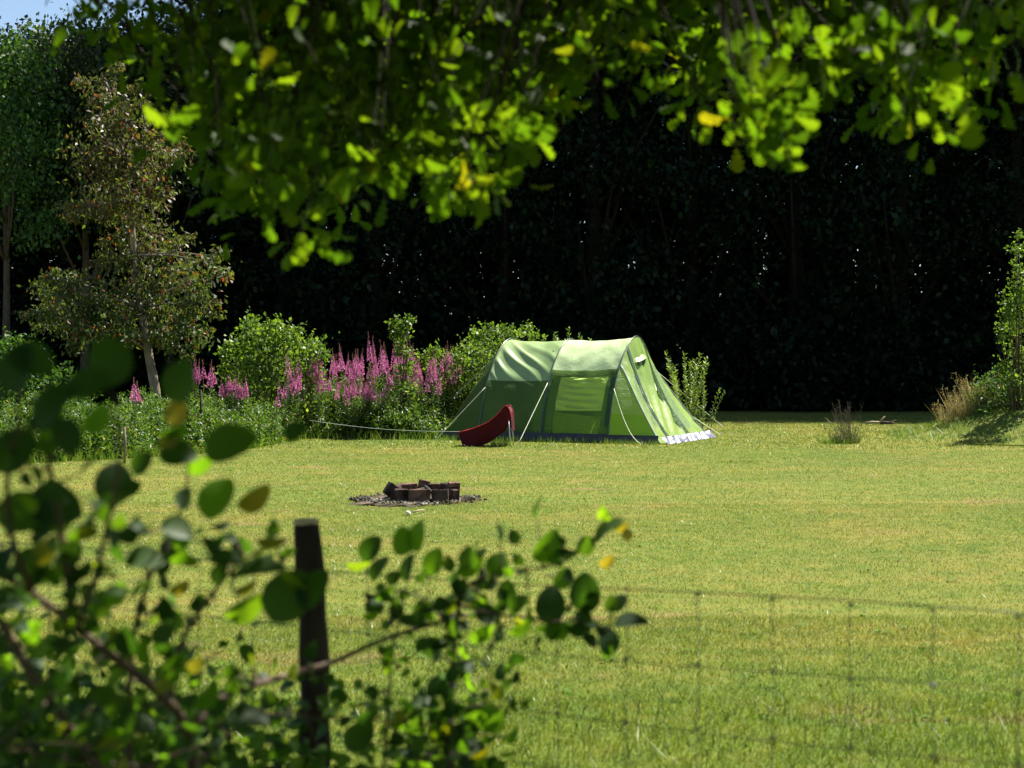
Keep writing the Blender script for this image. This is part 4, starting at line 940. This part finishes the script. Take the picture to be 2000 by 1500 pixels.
# ---------------------------------------------------------------- overhanging oak
TB = np.array([3.4, .6, 0]); mbt = MB(); oak = empty('oak_tree', TB, 'oak tree whose leafy branches hang across the top of the view', 'tree')
mb = MB(); mb.tube(np.array([(0, 0, -.1), (.02, 0, .5), (0, .05, 2), (-.1, .1, 3.6), (-.2, .2, 5.2), (-.2, .2, 7.2)]), [.42, .33, .29, .25, .18, .07], 14)
bound = np.array([(-100, -60), (60, -20), (120, 60), (180, 130), (260, 200), (330, 260), (400, 330), (440, 430), (480, 460), (560, 500), (620, 510), (690, 400), (760, 380), (830, 400), (900, 410), (1000, 370), (1040, 270), (1100, 240), (1200, 215), (1340, 220), (1400, 250),
                  (1440, 300), (1540, 325), (1580, 240), (1600, 130), (1700, 240), (1780, 265), (1900, 255), (2000, 190), (2300, 200)])
def bnd(px): return np.interp(px, bound[:, 0], bound[:, 1])
lit = [(870, 370, 3.3), (840, 130, 3.4), (970, 350, 3.3), (1500, 180, 3.2), (1500, 260, 3.2), (1800, 60, 3.3), (1720, 40, 3.4), (1870, 200, 3.3), (640, 490, 3.4), (320, 235, 3.3), (830, 290, 3.3), (920, 180, 3.4), (1560, 220, 3.2), (1030, 240, 3.4), (710, 300, 3.3)]
OAKK = [(1470,128,70,100),(1512,150,78,80),(1545,180,82,20),(1562,215,70,0),(1432,212,50,180),(1400,235,55,185),(1500,210,70,-30),(1545,275,78,10),(1530,310,72,-40),(1482,292,52,-80),(1470,250,50,-60),(1450,180,50,120),(1438,150,40,150),
    (1520,240,55,-10),(1500,270,50,-70),(1452,238,45,-100),(1490,175,60,60),(1575,240,42,-30),(1415,110,38,120),(1440,85,45,100),(1465,60,40,80),(857,375,88,-100),(892,395,52,-80),(975,353,82,0),(930,350,60,-20),(945,396,50,-100),(905,340,60,-90),(825,322,80,-20),(712,305,62,170),
    (835,270,52,-30),(775,335,45,-60),(932,300,58,-70),(1035,258,80,-20),(1005,230,60,110),(998,272,52,-40),(918,230,60,-60),(905,150,52,60),(868,100,62,10),(840,75,50,120),(700,20,72,80),(728,20,50,95),(880,185,50,-40),(945,210,40,20),(1855,175,92,100),(1890,240,82,-80),(1872,212,60,-60),
    (1705,240,50,200),(1750,256,50,-40),(1636,138,48,180),(1660,55,60,20),(1700,30,60,60),(1740,45,55,150),(1790,20,60,80),(1830,60,60,10),(1870,70,50,-20),(1920,40,60,60),(1960,80,50,0),(1560,40,45,100),(1610,90,45,-60),(1800,230,42,-60),(1830,255,40,-80),
    (648,500,62,-20),(592,492,48,-120),(625,478,50,-60),(318,235,78,170),(356,228,60,10),(336,250,50,-90),(1255,95,40,180),(1100,100,36,0),(1140,98,36,20),(470,300,34,60),(500,300,34,100),(520,120,50,60),(545,130,40,-30),(570,35,44,90),(115,75,40,60)]
litP = [at(k_[0], k_[1], 3.0+.12*math.sin(k_[0])) for k_ in OAKK]; litR = [.105]*len(OAKK)
for K_, d0 in ((Lk_bright, 2.3), (Lk_yel, 2.3), (Rk_b, 2.9), (Rk_y, 2.9)):
    for q in K_: litP.append(at(q[0], q[1], d0+q[5])); litR.append(.075)
litP = np.array(litP); SN = np.array(SUN)
def shade_keep(P, f_=1.0):
    keep = np.ones(len(P), bool)
    for L_, r_ in zip(litP, litR):
        q = P-L_; al = q@SN; dd = np.linalg.norm(q-al[:, None]*SN, axis=1); keep &= ~((al > .25) & (dd < r_*f_))
    return keep
Pl, Dl, Nl, Sl = [], [], [], []
limb_tips = []
for k in range(12):          # main limbs, above the view
    x1 = -1.9+k*.42+random.uniform(-.1, .1); y1 = random.uniform(2.8, 4.3); z1 = 2.55+random.uniform(.1, .35)
    a0_ = np.array([-.1, .1, 2.6+random.random()*1.6]); tip = np.array([x1, y1, z1])-TB
    pts = smooth_curve([a0_, a0_*.6+tip*.4+np.array([0, 0, .5]), a0_*.2+tip*.8+np.array([0, 0, .25]), tip], 24)
    mb.tube(pts, np.linspace(.08, .012, 24), 7); limb_tips.append(pts)
allimb = np.concatenate([l[10:] for l in limb_tips])
def twig(px, py_end, d, n, spread, size, sunny=False):
    end = at(px, py_end, d); start_z = 2.75+random.random()*.3
    st = np.array([end[0]+random.uniform(-.55, .55), d+random.uniform(-.25, .25), start_z])-TB
    j = np.argmin(np.linalg.norm(allimb-st, axis=1)); a_ = allimb[j]
    pts = smooth_curve([a_, (a_+st)/2+np.array([0, 0, .05]), st, st*.6+(end-TB)*.4+np.array([random.uniform(-.12, .12), 0, .04]), st*.25+(end-TB)*.75+np.array([random.uniform(-.07, .07), 0, 0]), end-TB], 26)
    mbt.tube(pts, np.linspace(.006, .001, 26), 5, False)
    c, dd = along(pts[8:], n, spread); kk = shade_keep(c+TB, .8); c, dd = c[kk], dd[kk]; n = len(c); Pl.append(c); Dl.append(dd+np.array([0, 0, -.12])); Nl.append(rdir(n, (-.1, -.4, .7)) if not sunny else rdir(n, -SN*1.6+np.array([0, -.5, 0]))); Sl.append(size*(.6+.6*rng.random(n)))
DENS = [(-100, .12), (330, .25), (400, 1), (1040, 1), (1080, .55), (1360, .5), (1400, .75), (1580, .6), (1640, .55), (2100, .55)]
def dens(px): return np.interp(px, [q_[0] for q_ in DENS], [q_[1] for q_ in DENS])
nt_ = 0
while nt_ < 330:
    cx_ = random.uniform(60, 2100)
    if random.random() > dens(cx_): continue
    dc = random.uniform(3.15, 4.8); ycf = abs(random.gauss(0, 1))*.33
    for _ in range(random.randint(3, 6)):
        px = cx_+random.gauss(0, 26); yb = bnd(px); py = yb*(1-ycf)-10+random.gauss(0, 22); nt_ += 1
        twig(px, min(py, yb), dc+random.gauss(0, .12), random.randint(22, 36), .085, .062)
# bright lower sprays: a twig to each group, large leaves posed one by one
P, D, N, S = [], [], [], []
for k_, (px, py, L, an) in enumerate(OAKK):
    d = 3.0+.12*math.sin(px); s_ = L/FOC*d; D_ = np.array([math.cos(R(an)), .2*math.cos(px*2.), math.sin(R(an))]); c = at(px, py, d)-D_*s_*.5
    P.append(c-TB); D.append(D_); S.append(s_*1.08); N.append(-SN*1.3+np.array([.3*math.sin(py), -.6, .3*math.cos(py*1.7)]))
    for _ in range(2):
        o_ = rng.normal(0, .028, 3); a2 = R(an)+random.gauss(0, .9); P.append(c-TB+o_); D.append(np.array([math.cos(a2), random.gauss(0, .4), math.sin(a2)])); S.append(s_*random.uniform(.45, .8)); N.append(-SN*1.3+rng.normal(0, .5, 3))
    if k_ % 2 == 0:
        j = int(np.argmin(np.linalg.norm(allimb-(P[-1]+np.array([0, .1, .5])), axis=1))); mbt.tube(smooth_curve([allimb[j], (allimb[j]+P[-1])/2+np.array([.03, .02, 0]), P[-1]], 12), np.linspace(.005, .001, 12), 5, False)
Pl.append(np.array(P)); Dl.append(np.array(D)); Nl.append(np.array(N)); Sl.append(np.array(S))
# the upper crown that shades them
n = 80000; q = np.stack([rng.uniform(-5.2, 6.2, n), rng.uniform(-5.5, 7.5, n), rng.uniform(2.75, 6.8, n)], 1)
k = ((q[:, 0]-.6)/5.6)**2+((q[:, 1]-1.0)/6.0)**2+((q[:, 2]-3.2)/3.8)**2 < 1
k &= q[:, 2] > CH+.24*q[:, 1]+.12        # stays above the view
q = q[k]; q = q[shade_keep(q, 1.15)]
cl_n = np.sin(q[:, 0]*2.3+q[:, 2])*np.sin(q[:, 1]*2.1)*np.sin(q[:, 2]*2.5+q[:, 0]); q = q[cl_n > np.where(q[:, 0] < .3, -.7, -.36)]
n = len(q); Pl.append(q-TB); Dl.append(rdir(n, (0, 0, -.4))); Nl.append(rdir(n, (0, 0, 1.5))); Sl.append(.13+.07*rng.random(n))
for k in range(26):
    tip = q[random.randrange(len(q))]-TB; a0_ = np.array([-.15, .15, 3.0+random.random()*2.5])
    mb.tube(smooth_curve([a0_, (a0_+tip)/2+np.array([0, 0, .3]), tip], 14), np.linspace(.06, .008, 14), 6)
mb.build('trunk', M['bark'], oak, True); mbt.build('twigs', M['oak_twig'], oak, True)
V, F = scatter(T_OAK, np.concatenate(Pl), np.concatenate(Dl), np.concatenate(Nl), np.concatenate(Sl))
mesh_np('crown', V, F, M['oak_leaf'], oak, True)
